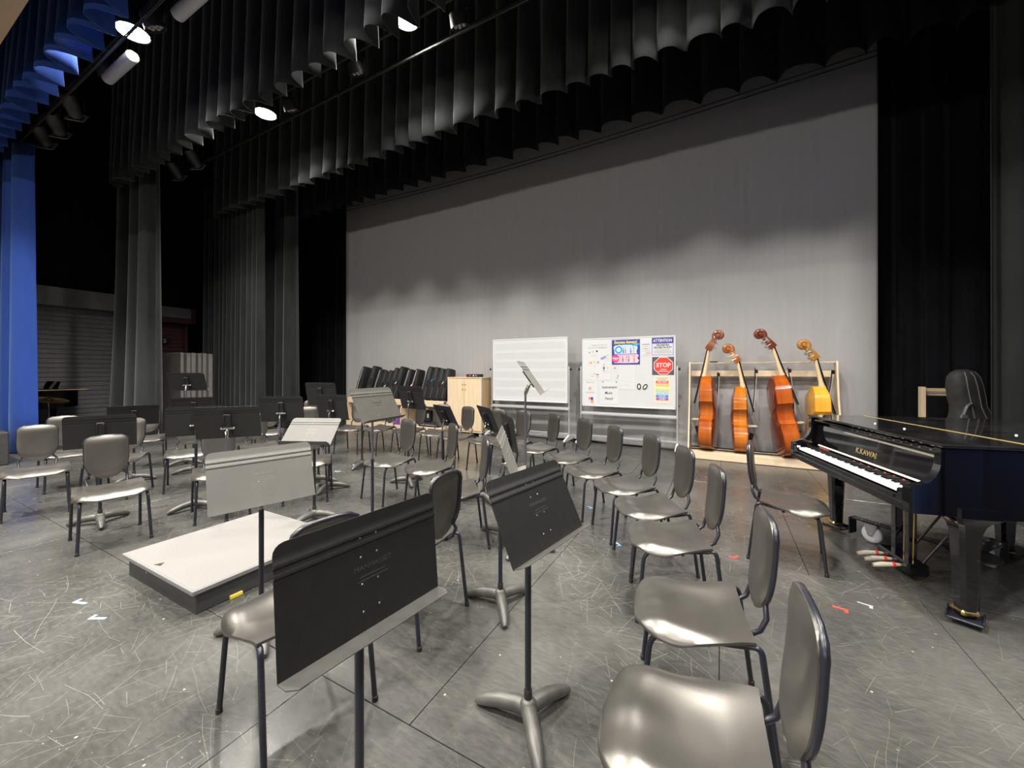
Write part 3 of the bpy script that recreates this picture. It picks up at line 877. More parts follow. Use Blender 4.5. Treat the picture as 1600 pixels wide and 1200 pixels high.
# ================================================================== grand piano on a dolly (x: bass to treble, y: to the tail)
HWP = .79
PZ0, PZ1 = .65, 1.035
def bent(n=28):
    """rim outline, counter clockwise from the front treble corner"""
    pts = [(HWP, .15), (HWP, .72)]
    # bentside: concave s-curve to the tail
    for k in range(1, 15):
        t = k/15
        x = HWP-(HWP+.02)*(t**1.15)
        y = .72+.96*(3*t*t-2*t*t*t)*.92+.04*math.sin(PI*t)
        pts.append((x, y))
    for k in range(0, 9):
        a = R(62+k*118/8)
        pts.append((-.40+.39*math.cos(a), 1.36+.40*math.sin(a)))
    pts += [(-HWP, 1.30), (-HWP, .15)]
    return pts
M['pale_brass'] = mat('pale_brass', (.86, .80, .66), .3, metal=.8)
def piano(loc, rz, label, full=True):
    t = thing('grand_piano', label, 'piano', loc, rz)
    out = bent()
    inn = []
    cx, cy = -.2, .75
    n = len(out)
    rim = MB()
    # rim wall: outer outline and an inward offset
    def offs(d):
        res = []
        for i in range(n):
            a, b, c_ = Vector(out[i-1]), Vector(out[i]), Vector(out[(i+1) % n])
            e1 = (b-a).normalized() if i > 0 else (c_-b).normalized()
            e2 = (c_-b).normalized() if i < n-1 else (b-a).normalized()
            nn = Vector((-(e1.y+e2.y), e1.x+e2.x)).normalized()
            res.append((b.x+nn.x*d, b.y+nn.y*d))
        return res
    inner = offs(.05)
    vs = [(x, y, PZ0+.0) for x, y in out]+[(x, y, PZ1) for x, y in out]+[(x, y, PZ1) for x, y in inner]+[(x, y, PZ0) for x, y in inner]
    fs = []
    for i in range(n-1):
        for k in range(4):
            a0, a1 = k*n, ((k+1) % 4)*n
            fs.append((a0+i, a0+i+1, a1+i+1, a1+i))
    fs += [(0, n, 2*n, 3*n), (n-1, 4*n-1, 3*n-1, 2*n-1)]
    rim.add(vs, fs)
    rim.build('rim', M['piano'], t, 30)
    MB().prism(offs(.03), .70, .74).build('bottom_board', M['piano'], t, 0)
    # cheeks: front low blocks rising in a curve into the rim
    for sx in (-1, 1):
        prof = [(.0, PZ0), (.17, PZ0), (.17, PZ1), (.155, 1.0)]
        for k in range(7):
            a = R(k*90/6)
            prof.append((.155-.085*math.sin(a)*1.0, .875+.11*(1-0)*math.cos(a)-.0) if False else (.155-.10*(1-math.cos(a)), .99-.17*math.sin(a)))
        prof += [(.03, .808), (.012, .804), (.002, .794), (0, .78)]
        x0 = HWP if sx > 0 else -HWP+.055
        MB().prism(prof, 0, .055, Matrix(((0, 0, -1), (1, 0, 0), (0, 1, 0))), (x0, 0, 0)).build('cheek', M['piano'], t, 30)
    MB().bbox((0, .045, .672), (2*HWP-.11, .09, .045), .004).bbox((0, .30, .68), (2*HWP-.11, .42, .06), .003).build('keybed', M['piano'], t, 0)
    MB().bbox((0, .012, .712), (2*HWP-.11, .024, .036), .004).build('key_slip', M['piano'], t, 0)
    for sx in (-1, 1):
        MB().bbox((sx*(HWP-.085), .085, .742), (.060, .165, .062), .008).build('key_block', M['piano'], t, 0)
    # fallboard, felt and brass hinge
    MB().bbox((0, .205, .885), (2*HWP-.11, .022, .190), .006, Matrix.Rotation(-.10, 3, 'X')).build('fallboard', M['piano'], t, 0)
    MB().bbox((0, .183, .789), (2*HWP-.23, .012, .012), .003).build('felt_strip', M['felt'], t, 0)
    MB().bbox((.22, .192, .972), (2*HWP-.62, .022, .012), .003).build('fallboard_hinge', M['pale_brass'], t, 0)
    MB().bbox((0, .235, .998), (2*HWP-.10, .02, .05), .004).bbox((0, .20, 1.018), (2*HWP-.10, .07, .018), .004).build('front_rail', M['piano'], t, 0)
    if full:
        lettering('K.KAWAI', .058, M['gold'], t, (.02, .1895, .855), (PI/2-.10, 0, 0), sx=1.05, bold=.0006)
    # lid: hinged front flap and main lid
    e = .012
    lid = [(x+(e if x > 0 else -e)*(abs(x) > HWP-.01), y+(e if y > 1.5 else 0)) for x, y in out]
    main = [(HWP+e, .60)]+[p for p in lid[1:-1]]+[(-HWP-e, .60)]
    MB().prism(main, 1.040, 1.062).build('lid', M['piano_top'], t, 0)
    MB().bbox((0, .372, 1.051), (2*HWP+2*e, .452, .022), .006).build('front_flap', M['piano_top'], t, 0)
    MB().bbox((0, .600, 1.0625), (2*HWP+2*e-.01, .013, .004), .001).build('lid_hinge', M['gold'], t, 0)
    if full:
        for bx, by in ((.14, .36), (-.15, .34), (.30, .86)):
            MB().lathe([(.007, 0), (.007, .005), (.004, .007), (0, .007)], 10, None, (bx, by, 1.062)).build('lid_bumper', M['white'], t, 50)
        # keys: 52 white, 36 black
        W0 = -.672; KW = 1.344/52
        wk = MB().bbox((0, .073, .742), (KW-.0012, .145, .022), .0015)
        w0 = None
        for i in range(52):
            o = wk.build('white_key', M['ivory'], t, 0) if w0 is None else w0.copy()
            if w0 is None: w0 = o
            else: COL.objects.link(o); o.parent = t
            o.location = (W0+KW*(i+.5), .024, .008)
        b0 = None
        bk = MB().add([(-.0055, 0, 0), (.0055, 0, 0), (.0055, .095, 0), (-.0055, .095, 0), (-.0042, .010, .013), (.0042, .010, .013), (.0045, .095, .013), (-.0045, .095, .013)],
                      [(0, 3, 2, 1), (4, 5, 6, 7), (0, 1, 5, 4), (1, 2, 6, 5), (2, 3, 7, 6), (3, 0, 4, 7)])
        for i in range(51):
            if i % 7 in (1, 4): continue            # keyboard starts on a: gaps after b and e
            if b0 is None: o = b0 = bk.build('black_key', M['ebony'], t, 0)
            else:
                o = b0.copy(); COL.objects.link(o); o.parent = t
            o.location = (W0+KW*(i+1), .082, .761)
        MB().bbox((-.56, .178, .772), (.16, .010, .006), .001).build('red_felt', M['red'], t, 0)
        for i in range(9):
            MB().bbox((-.10+.092*i, .174, .768), (.011, .008, .006), .001).build('red_felt', M['red'], t, 0)
        MB().tube([(-.70, .13, .81), (-.70, .13, .835)], .004, 6).build('lock_pin', M['brass'], t)
    # legs with brass ferrules
    for lx, ly in ((-.69, .33), (.69, .33), (-.36, 1.30)):
        lg = MB()
        sec = [(.055, .60, .085), (.11, .60, .085), (.60, 0, 0)]
        def ring(hx, hy, z, c_=.018):
            return [(lx+a, ly+b, z) for a, b in ((hx-c_, -hy), (hx, -hy+c_), (hx, hy-c_), (hx-c_, hy), (-hx+c_, hy), (-hx, hy-c_), (-hx, -hy+c_), (-hx+c_, -hy))]
        zs = [(.040, .055), (.042, .12), (.052, .45), (.056, .54), (.064, .58), (.082, .615), (.112, .645), (.112, .70)]
        vs = [p for hw_, z in zs for p in ring(hw_, hw_, z)]
        fs = [(i*8+k, i*8+(k+1) % 8, (i+1)*8+(k+1) % 8, (i+1)*8+k) for i in range(len(zs)-1) for k in range(8)]
        fs += [tuple(range(8))[::-1], tuple((len(zs)-1)*8+k for k in range(8))]
        o = lg.add(vs, fs).build('leg', M['piano'], t, 25)
        MB().bbox((lx, ly, .075), (.090, .090, .034), .010).build('ferrule', M['brass'], o, 0)
    # lyre and pedals
    ly = MB()
    for sx in (-.07, .07): ly.bbox((sx+.03, .42, .37), (.05, .05, .60), .004)
    ly.bbox((.03, .42, .66), (.30, .09, .03), .003).bbox((.03, .41, .072), (.34, .13, .085), .012)
    ly.build('lyre', M['piano'], t, 0)
    for k, sx in enumerate((-.065, .03, .125)):
        MB().tube([(sx, .42, .10), (sx, .43, .70)], .005, 6).build('pedal_rod', M['brass'], t)
        if full:
            p = MB().tube([(sx, .345, .072), (sx, .30, .070), (sx, .23, .062), (sx, .18, .052)], [.010, .015, .019, .014], 10)
            p.build('pedal', M['bandage'], t, 60)
            MB().tube([(sx, .312, .0705), (sx, .294, .0695)], .0185, 10).build('pedal_tape', M['red'], t)
            MB().tube([(sx, .40, .074), (sx, .335, .072)], .008, 8).build('pedal_arm', M['brass'], t)
    for sx in (-.06, .10):
        MB().tube([(sx+.05, .45, .09), (sx+.12, .80, .70)], .008, 8).build('lyre_brace', M['tube'], t)
    if full:
        # dolly: three arms from a hub, shoes under the legs, swivel casters
        hub = Vector((.03, .83, 0))
        dl = thing('piano_dolly', 'black steel piano dolly with grey casters under the grand piano', 'dolly', loc, rz)
        MB().lathe([(.0, .155), (.14, .155), (.14, .167), (.0, .167)], 16, None, hub).build('hub_plate', M['tube'], dl, 40)
        for k, (lx, ly_) in enumerate(((-.69, .33), (.69, .33), (-.36, 1.30))):
            d = Vector((lx, ly_, 0))-hub; L_ = d.length; d.normalize()
            ang = math.atan2(d.y, d.x)
            Rz = Matrix.Rotation(ang, 3, 'Z')
            a0, a1 = hub+d*.10, hub+d*(L_-.14)
            MB().bbox((a0+a1)/2+Vector((0, 0, .172)), ((a1-a0).length, .075, .012), .002, Rz).build('arm', M['tube'], dl, 0)
            sh = MB().bbox((lx, ly_, .036), (.15, .15, .012), .003, Rz)
            q = hub+d*(L_-.13)
            sh.bbox(q+Vector((0, 0, .104)), (.012, .10, .148), .003, Rz)
            for s2 in (-1, 1):
                q2 = Vector((lx, ly_, .05))+Rz @ Vector((0, s2*.072, 0))
                sh.bbox(q2, (.15, .008, .022), .002, Rz)
            sh.build('leg_shoe', M['tube'], dl, 0)
            q = hub+d*(L_-.27)
            cs = MB().bbox(q+Vector((0, 0, .162)), (.10, .085, .006), .001, Rz)
            off = Rz @ Vector((-.03, .0, 0))
            for s2 in (-1, 1):
                cs.prism([(-.050, .160), (.050, .160), (.016, .062), (-.016, .062)], -.0015, .0015, Rz @ RX90, q+off*.15+Rz @ Vector((0, s2*.030, 0)))
            cs.build('caster_fork', M['zinc'], dl, 0)
            wm = Rz @ RX90
            MB().lathe([(.012, -.024), (.042, -.024), (.066, -.022), (.074, -.014), (.074, .014), (.066, .022), (.042, .024), (.012, .024)], 24, wm, q+off*.3+Vector((0, 0, .0745))).build('caster_wheel', M['caster'], dl, 50)
            MB().lathe([(.0, -.036), (.010, -.036), (.010, .036), (.0, .036)], 10, wm, q+off*.3+Vector((0, 0, .0745))).build('axle', M['zinc'], dl, 50)
            for s2 in (-1, 1):
                for s3 in (-1, 1):
                    MB().lathe([(.008, 0), (.008, .006), (.0, .008)], 8, None, q+Rz @ Vector((s3*.05, s2*.027, 0))+Vector((0, 0, .178))).build('bolt', M['zinc'], dl, 50)
    return t
piano((.78, 3.87, 0), R(13.5)-PI/2, 'shiny black grand piano with open keyboard at the right')

# second grand piano in the wings, keyboard side away
p2 = piano((-13.6, 1.72, 0), R(95)-PI/2, 'dark grand piano with raised music desk in the left wing', False)
md = MB().prism(rrect(.70, .20, .05), -.010, .010, Matrix.Rotation(PI/2-.25, 3, 'X'), (0, .42, 1.17)).bbox((0, .44, 1.085), (.76, .30, .02), .004)
md.build('music_desk', M['piano'], p2, 0, (.05, .74, -.02))
MB().bbox((.80, .95, 1.066), (.02, 1.1, .014), .003).build('open_lid_edge', M['maple_dk'], p2, 0)

# ================================================================== bass rack with four double basses
RY0, RY1 = 7.28, 7.82
rx0, rx1 = -.50, 1.57
rk = thing('bass_rack', 'pale wooden storage rack holding four double basses', 'rack', ((rx0+rx1)/2, 7.55, 0))
hw_ = (rx1-rx0)/2
Mside = Matrix(((0, 0, 1), (1, 0, 0), (0, 1, 0)))      # (y,z) polygon, thickness along x
for sx in (-1, 1):
    poly = [(-.27, 0), (.26, 0), (.26, 1.64), (.12, 1.64), (.10, 1.58), (.02, 1.05), (-.25, .20)]
    MB().prism(poly, -.012, .012, Mside, (sx*hw_, 0, 0)).build('side_panel', M['maple_v'], rk, 0)
MB().bbox((0, .19, 1.622), (2*hw_-.03, .10, .022), .003).build('top_shelf', M['maple'], rk, 0)
MB().bbox((0, .235, 1.44), (2*hw_-.03, .020, .10), .003).build('bow_rail', M['maple'], rk, 0)
MB().bbox((0, .0, .120), (2*hw_-.03, .50, .024), .003).build('base_shelf', M['maple'], rk, 0)
MB().bbox((0, -.265, .062), (2*hw_, .020, .115), .003, Matrix.Rotation(-.10, 3, 'X')).build('kick_board', M['maple'], rk, 0)
MB().bbox((0, -.10, .140), (2*hw_-.04, .05, .018), .004).bbox((0, .12, .140), (2*hw_-.04, .05, .018), .004).build('rubber_runner', M['glide'], rk, 0)
e_ = MB().bbox((0, 0, 0), (.13, .03, .02), .004)
tag(e_.build('rosin_box', M['ink'], None, 0, (wall_at(1115, 565, 7.73).x, 7.73, 1.644)), 'small dark box lying on the top shelf of the bass rack', 'box')

def bass_mats(i, c1, c2, plate, scroll):
    return (wood_mat('bass_rib_varnish_%d' % i, c1, c2, .16, 'z', 2.5, .35), mat('bass_plate_varnish_%d' % i, plate, .18, coat=.35, var=.25, vscale=5), wood_mat('bass_scroll_varnish_%d' % i, [c*.7 for c in scroll], scroll, .2, 'z', 5, .5))
def double_bass(x, y, z0, rz, lean, L, total, th, mats, neckm, label, flip_label=None):
    """x local: belly side; y: across the body (towards -y the visible rib side); z up"""
    t = thing('double_bass', label, 'double bass', (x, y, z0), rz, 'double basses in the rack')
    t.rotation_euler = (0, lean, rz)
    S = L/1.25
    prof = [(0, .0), (.02, .16), (.06, .245), (.13, .305), (.22, .325), (.31, .30), (.39, .255), (.425, .262), (.43, .225), (.46, .175), (.52, .158), (.60, .165), (.645, .200), (.665, .245), (.68, .242), (.74, .240), (.82, .232), (.89, .195), (.94, .125), (.975, .060), (1.0, .040)]
    left = [(-w_*S, tt*L) for tt, w_ in prof]
    right = [(w_*S, tt*L) for tt, w_ in prof]
    poly = right+left[::-1][:-1] if prof[0][1] == 0 else right+left[::-1]
    poly = [p for i, p in enumerate(poly) if i == 0 or p != poly[i-1]]
    P = Matrix(((0, 0, 1), (1, 0, 0), (0, 1, 0)))
    # ribs, back tapering in towards the shoulder
    n = len(poly); h = th/2
    vs = []
    for sgn in (-1, 1):
        for (yy, zz) in poly:
            xx = sgn*h
            if sgn < 0 and zz > L*.80: xx += (zz-L*.80)/(L*.20)*th*.22
            vs.append((xx, yy, zz))
    fs = [(i, (i+1) % n, n+(i+1) % n, n+i) for i in range(n)]+[tuple(range(n)), tuple(range(n, 2*n))[::-1]]
    rb = MB().add(vs, [f[::-1] for f in fs]); rb.build('ribs', mats[0], t, 38)
    def plate(name, sgn):
        mb = MB(); c_ = (0, L*.5)
        ring = []
        k_ = 5
        vs = []; fs = []
        for r_ in range(k_+1):
            f = 1-r_/k_
            for (yy, zz) in poly:
                py, pz = c_[0]+(yy-c_[0])*f*1.03, c_[1]+(zz-c_[1])*f*1.008
                arch = .030*(1-f**2)
                xx = sgn*(h+.002+arch)
                if sgn < 0 and pz > L*.80: xx += (pz-L*.80)/(L*.20)*th*.22
                vs.append((xx, py, pz))
        for r_ in range(k_):
            for i in range(n):
                q = (r_*n+i, r_*n+(i+1) % n, (r_+1)*n+(i+1) % n, (r_+1)*n+i)
                fs.append(q if sgn > 0 else q[::-1])
        # turned edge
        b = len(vs)
        for (yy, zz) in poly:
            py, pz = yy*1.03, c_[1]+(zz-c_[1])*1.008
            xx = sgn*(h-.006)
            if sgn < 0 and pz > L*.80: xx += (pz-L*.80)/(L*.20)*th*.22
            vs.append((xx, py, pz))
        for i in range(n):
            q = (i, b+i, b+(i+1) % n, (i+1) % n); fs.append(q if sgn > 0 else q[::-1])
        mb.add(vs, fs); return mb.build(name, mats[1], t, 40)
    plate('belly', 1); plate('back', -1)
    # neck line leans back from the body top
    hx = h-.03
    tilt = R(9)
    nd = Vector((-math.sin(tilt), 0, math.cos(tilt)))
    NL = (total-L)*.66
    p0 = Vector((hx, 0, L-.03)); p1 = p0+nd*NL
    MB().tube([p0-nd*.05, p0+nd*.03, p0+nd*.10, p0+nd*NL*.6, p1], [.055, .045, .032, .027, .025], 10).build('neck', neckm, t, 60)
    fb0 = p1+Vector((.022, 0, 0)); fb1 = p0+Vector((.048, 0, 0))-nd*(L*.36)
    fb1.x += .035
    axis = (fb1-fb0)
    mb = MB(); vs = []
    for f, hwid, ht in ((0, .021, .009), (.5, .030, .011), (1, .042, .013)):
        c_ = fb0+axis*f
        for a, b_ in ((-hwid, -ht), (hwid, -ht), (hwid*.8, ht*.5), (0, ht), (-hwid*.8, ht*.5)):
            vs.append(c_+Vector((b_, a, 0)))
    fs = [(i*5+k, i*5+(k+1) % 5, (i+1)*5+(k+1) % 5, (i+1)*5+k) for i in range(2) for k in range(5)]+[(4, 3, 2, 1, 0), (10, 11, 12, 13, 14)]
    mb.add(vs, fs); mb.build('fingerboard', M['ebony'], t, 30)
    # pegbox and scroll, bending back
    nd2 = Vector((-math.sin(tilt+R(20)), 0, math.cos(tilt+R(20))))
    q0 = p1; q1 = p1+nd2*(total-L)*.27
    side = nd2.cross(Vector((0, 1, 0)))
    pb = MB()
    vs = []
    for c_, a, b_ in ((q0-nd2*.02, .040, .056), (q0+nd2*.03, .046, .054), (q0.lerp(q1, .6), .040, .042), (q1, .030, .034)):
        for u, v in ((-1, -1), (1, -1), (1, 1), (-1, 1)): vs.append(c_+Vector((0, u*a, 0))+side*v*b_)
    fs = [(i*4+k, i*4+(k+1) % 4, (i+1)*4+(k+1) % 4, (i+1)*4+k) for i in range(3) for k in range(4)]+[(3, 2, 1, 0), (12, 13, 14, 15)]
    pb.add(vs, fs); pb.build('pegbox', mats[2], t, 30)
    # brass gear plate on the rib side and winding keys
    gp = MB(); gp.prism([(-.5, -.020), (.5, -.016), (.5, .016), (-.5, .020)], -.001, .001, Matrix((nd2*(q1-q0).length*.8, side, Vector((0, -1, 0)))).transposed(), q0.lerp(q1, .48)+Vector((0, -.041, 0)))
    gp.build('gear_plate', M['gear'], t, 0)
    for k in range(2):
        c_ = q0.lerp(q1, .25+.4*k)
        MB().tube([c_+Vector((0, -.035, 0)), c_+Vector((0, -.045, 0))-side*.0+nd2*-.0, c_+Vector((0, -.05, 0))+side*.07], .006, 6).lathe([(0, -.006), (.022, -.005), (.022, .005), (0, .006)], 8, RX90, c_+Vector((0, -.05, 0))+side*.085).build('tuning_key', M['gear'], t, 50)
    # scroll: a rolled volute
    sp = []; rr = []
    cc = q1+nd2*.055-side*(-.028)
    a0 = math.atan2((q1-cc).dot(nd2), (q1-cc).dot(side))
    for k in range(26):
        f = k/25
        a = a0-f*PI*2.9 if True else 0
        rad = .074*(1-f)+.016*f
        sp.append(cc+side*rad*math.cos(a)+nd2*rad*math.sin(a)); rr.append(.040*(1-f)+.026*f)
    MB().tube(sp, rr, 8).build('scroll', mats[2], t, 60)
    MB().lathe([(.0, -.052), (.022, -.050), (.026, 0), (.022, .050), (0, .052)], 12, RX90, cc).build('scroll_eye', mats[2], t, 50)
    # bridge, tailpiece, strings
    bz = L*.40
    br = MB().prism([(-.075, 0), (-.045, 0), (-.03, .05), (.03, .05), (.045, 0), (.075, 0), (.062, .10), (.045, .135), (-.045, .135), (-.062, .10)], -.009, .009,
                    Matrix(((0, 1, 0), (1, 0, 0), (0, 0, 1))), (h+.022, 0, bz)); br.build('bridge', M['maple'], t, 0)
    MB().tube([(h+.085, 0, bz-.12), (h+.055, 0, bz-.25), (h+.03, 0, .05)], [.030, .024, .013], 8).build('tailpiece', M['ebony'], t, 50)
    for k in range(4):
        yy = -.033+.022*k
        MB().tube([fb0+Vector((.012, yy*.5, 0)), Vector((h+.158, yy, bz)), Vector((h+.10, yy*.8, bz-.13))], .0018, 4).build('string', M['cable'], t)
    MB().lathe([(.0, -.028), (.011, -.028), (.014, -.02), (.018, 0), (.018, .004)], 10).build('endpin', M['ebony'], t)
    return t
M['gear'] = mat('tarnished_gear_plate', (.42, .40, .30), .35, metal=.7)
neckm = wood_mat('bare_maple_neck', (.70, .52, .30), (.80, .62, .38), .35, 'z', 4)
m1 = bass_mats(1, (.38, .075, .009), (.52, .14, .016), (.22, .042, .012), (.26, .07, .025))
m2 = bass_mats(2, (.46, .115, .010), (.66, .22, .020), (.28, .07, .014), (.42, .14, .035))
m3 = bass_mats(3, (.36, .062, .009), (.52, .125, .015), (.19, .034, .010), (.20, .045, .02))
m4 = bass_mats(4, (.78, .38, .035), (.88, .48, .060), (.75, .36, .04), (.52, .24, .05))
double_bass(-.20, 7.50, .145, R(172), R(0), 1.25, 2.02, .20, m1, neckm, 'red brown double bass at the left end of the rack, facing left')
double_bass(.27, 7.50, .145, R(2), R(-1), 1.08, 1.78, .19, m2, neckm, 'smallest orange double bass, second from the left in the rack')
double_bass(.92, 7.46, .150, R(9), R(-7), 1.27, 2.03, .22, m3, neckm, 'leaning dark red double bass, third from the left in the rack')
double_bass(1.33, 7.52, .145, R(8), R(-2), 1.10, 1.82, .20, m4, neckm, 'yellow double bass at the right end, partly behind the piano')
def bow(px0, py0, px1, py1, label, Y=7.66):
    a, b = wall_at(px0, py0, Y), wall_at(px1, py1, Y)
    t = thing('bass_bow', label, 'bow', a, 0, 'bows hanging on the rack')
    d = b-a
    MB().tube([(0, 0, 0), d*.5+Vector((.012, 0, 0)), d], [.008, .007, .005], 7).build('stick', M['case'], t, 50)
    MB().tube([d*.06+Vector((.03, 0, 0)), d*.97+Vector((.022, 0, 0))], .003, 5).build('hair', M['felt'], t)
    MB().bbox(d*.07+Vector((.018, 0, 0)), (.045, .02, .06), .006).build('frog', M['ebony'], t, 0)
bow(1121, 581, 1119, 640, 'bow right of the leftmost double bass')
bow(1180, 575, 1175, 650, 'bow between the second and third double bass')
bow(1231, 574, 1241, 650, 'bow right of the leaning dark red double bass')
bow(1300, 578, 1292, 628, 'bow at the right end of the bass rack')

# ================================================================== wooden cabinet
cb = thing('cabinet', 'pale wooden two door cabinet left of the blank whiteboard', 'cabinet', (-5.17, 7.52, 0))
MB().bbox((0, 0, .72), (.93, .42, 1.20), .003).build('body', M['maple_dk'], cb, 0)
MB().bbox((0, 0, 1.332), (.95, .45, .022), .003).build('top', M['maple'], cb, 0)
MB().bbox((0, 0, .105), (.93, .42, .03), .003).build('plinth', M['maple'], cb, 0)
for sx in (-1, 1):
    d = MB().bbox((sx*.229, -.216, .72), (.452, .018, 1.17), .003).build('door', M['maple_v'], cb, 0)
    MB().bbox((sx*.035, -.228, 1.17), (.018, .008, .035), .002).bbox((sx*.035, -.228, 1.06), (.014, .010, .05), .003).build('latch', M['brass'], d, 0)
for sx in (-1, 1):
    MB().bbox((sx*.462, -.216, .72), (.012, .022, 1.21), .002).build('edge_band', M['white'], cb, 0)
for sx in (-1, 1):
    for sy in (-1, 1):
        MB().lathe([(.0, -.016), (.034, -.016), (.04, 0), (.034, .016), (0, .016)], 12, RX90, (sx*.40, sy*.16, .042)).bbox((sx*.40, sy*.16, .08), (.03, .05, .02), .003).build('caster', M['caster'], cb, 50)
bx = thing('speaker_box', 'small dark box with lit buttons on top of the cabinet', 'box', (-4.98, 7.45, 1.344))
MB().bbox((0, 0, .035), (.34, .20, .07), .006).build('body', M['lamp_black'], bx, 0)
for k, mm in ((-.07, 'p_magenta'), (.03, 'white'), (.10, 'p_lilac')):
    MB().lathe([(.018, 0), (.016, .004), (0, .005)], 10, RX90, (k, -.10, .035)).build('button', M[mm], bx, 50)

# ================================================================== violin case rack
vx0, vx1 = -9.05, -5.72
vr = thing('instrument_case_rack', 'long pale wooden rack of leaning black instrument cases', 'rack', ((vx0+vx1)/2, 7.52, 0))
vh = (vx1-vx0)/2
for sx in (-1, 0, 1):
    px_ = sx*vh if sx else wall_at(633, 600, 7.4).x-(vx0+vx1)/2
    poly = [(-.28, 0), (.26, 0), (.26, 1.42), (.18, 1.42), (-.05, .84), (-.25, .60), (-.28, .54)]
    MB().prism(poly, -.014, .014, Mside, (px_, 0, 0)).build('side_panel', M['maple_v'], vr, 0)
MB().bbox((0, -.03, .74), (2*vh-.03, .42, .022), .003, Matrix.Rotation(-.12, 3, 'X')).build('shelf', M['maple'], vr, 0)
MB().bbox((0, -.245, .70), (2*vh-.03, .02, .14), .003).build('shelf_lip', M['maple'], vr, 0)
MB().bbox((0, -.02, .12), (2*vh-.03, .46, .022), .003).build('bottom_shelf', M['maple'], vr, 0)
MB().bbox((0, -.245, .07), (2*vh-.03, .02, .12), .003).build('kick_board', M['maple'], vr, 0)
MB().bbox((0, .24, .9), (2*vh-.03, .012, .5), .002).build('back_rail', M['maple'], vr, 0)
def vcase(px, pyt, label, zip_=False, wd=.17, seed=0, lean=.28, hgt=None):
    rnd = random.Random(seed)
    top = wall_at(px, pyt, 7.50)
    zb = .775
    h = top.z-zb
    t = thing('instrument_case', label, 'case', (top.x-math.tan(lean)*h*.5-.02, 7.40, zb), 0, 'black cases in the rack')
    t.rotation_euler = (-.16, lean, 0)
    hh = h/math.cos(lean)
    out = [(-wd/2, .03), (-wd/2+.02, .0), (wd/2-.02, 0), (wd/2, .03), (wd*.50, hh*.55), (wd*.40, hh*.9), (wd*.26, hh), (-wd*.26, hh), (-wd*.40, hh*.9), (-wd*.50, hh*.55)]
    dep = .13
    # wide face seen edge-wise: rounded shell
    secs = [(-dep, .80), (-dep*.85, .95), (-dep*.5, 1.0), (dep*.5, 1.0), (dep*.85, .95), (dep, .80)]
    n = len(out); vs = []
    for yy, f in secs:
        for (x_, z_) in out: vs.append((x_*f, yy, hh*.5+(z_-hh*.5)*(1-(1-f)*.35)))
    fs = [(i*n+k, i*n+(k+1) % n, (i+1)*n+(k+1) % n, (i+1)*n+k) for i in range(len(secs)-1) for k in range(n)]+[tuple(range(n))[::-1], tuple((len(secs)-1)*n+k for k in range(n))]
    MB().add(vs, fs).build('shell', M['case'], t, 45)
    xs = -wd*.12 if zip_ else wd*.1
    MB().tube([(xs, -dep-.002, .06), (xs, -dep-.003, hh*.5), (xs*.7, -dep-.001, hh*.95)], .008 if zip_ else .005, 5).build('zip', M['case_zip'] if zip_ else M['gig_pipe'], t)
    MB().tube(fillet([(wd*.2, -dep-.002, hh*.40), (wd*.2, -dep-.03, hh*.42), (wd*.2, -dep-.03, hh*.58), (wd*.2, -dep-.002, hh*.60)], .015), .008, 6).build('handle', M['glide'], t)
    if seed % 2 == 0:
        mm = ['p_blue', 'white', 'p_green', 'p_tan', 'white'][seed//2 % 5]
        MB().bbox((-wd*.22, -dep-.012, hh*(.35+.25*rnd.random())), (.022, .004, .07), .001, Matrix.Rotation(.5, 3, 'Y')).build('name_tag', M[mm], t, 0)
cases = [(570, 573, True, 'leftmost black case in the long rack'), (586, 572, False, 'second black case from the left in the long rack'), (597, 577, True, 'third black case from the left, pale zip'),
         (605, 580, False, 'fourth black case from the left in the long rack'), (613, 579, False, 'fifth black case from the left, blue tag'), (621, 575, False, 'sixth black case from the left in the long rack'),
         (629, 573, False, 'seventh black case, just left of the wooden divider'), (642, 577, True, 'black case with pale zip just right of the wooden divider'), (654, 577, True, 'second black case with pale zip right of the divider'),
         (674, 573, False, 'rounded black case, fourth from the cabinet'), (684, 574, False, 'rounded black case, third from the cabinet'), (693, 576, False, 'rounded black case, second from the cabinet'), (702, 576, False, 'rounded black case closest to the cabinet')]
for i, (px, py, zz, lab) in enumerate(cases): vcase(px, py, lab, zz, .20 if i > 8 else .19, i*2 if i in (0, 4, 6, 8, 10, 12) else i*2+1, .22 if i < 9 else .17)
# things on the bottom shelf
o = MB().grid(lambda u, v: (.34*(u-.5), .26*(v-.5), .30*math.sin(PI*u)**.6*math.sin(PI*v)**.6*(1+.25*math.sin(9*u+5*v))), 14, 12).build('cloth_bag', M['purple'], None, 60, (wall_at(627, 655, 7.4).x, 7.40, .132))
tag(o, 'crumpled purple cloth bag on the bottom shelf of the case rack', 'bag')
fc = thing('flat_case', 'flat dark case lying on the bottom shelf near the cabinet', 'case', (wall_at(672, 660, 7.4).x, 7.42, .132))
MB().bbox((0, 0, .05), (.60, .24, .09), .02).build('shell', M['case'], fc, 0)
MB().bbox((0, -.121, .05), (.56, .004, .012), .001).build('zip', M['case_zip'], fc, 0)
fc = thing('upright_case', 'small upright black case with two pale labels under the case rack', 'case', (wall_at(667, 650, 7.45).x, 7.50, .132+.095))
MB().bbox((0, 0, .15), (.22, .14, .28), .02).build('shell', M['case'], fc, 0)
for sx in (-.05, .05): MB().bbox((sx, -.071, .16), (.05, .003, .10), .001).build('pale_label', M['felt'], fc, 0)
o = MB().lathe([(.035, 0), (.038, .09), (.03, .10), (0, .10)], 10).build('water_bottle', M['p_blue'], None, 50, (wall_at(554, 606, 7.2).x, 7.3, .97)); tag(o, 'small blue bottle at the left end of the case rack', 'bottle')
o.location.z = .80

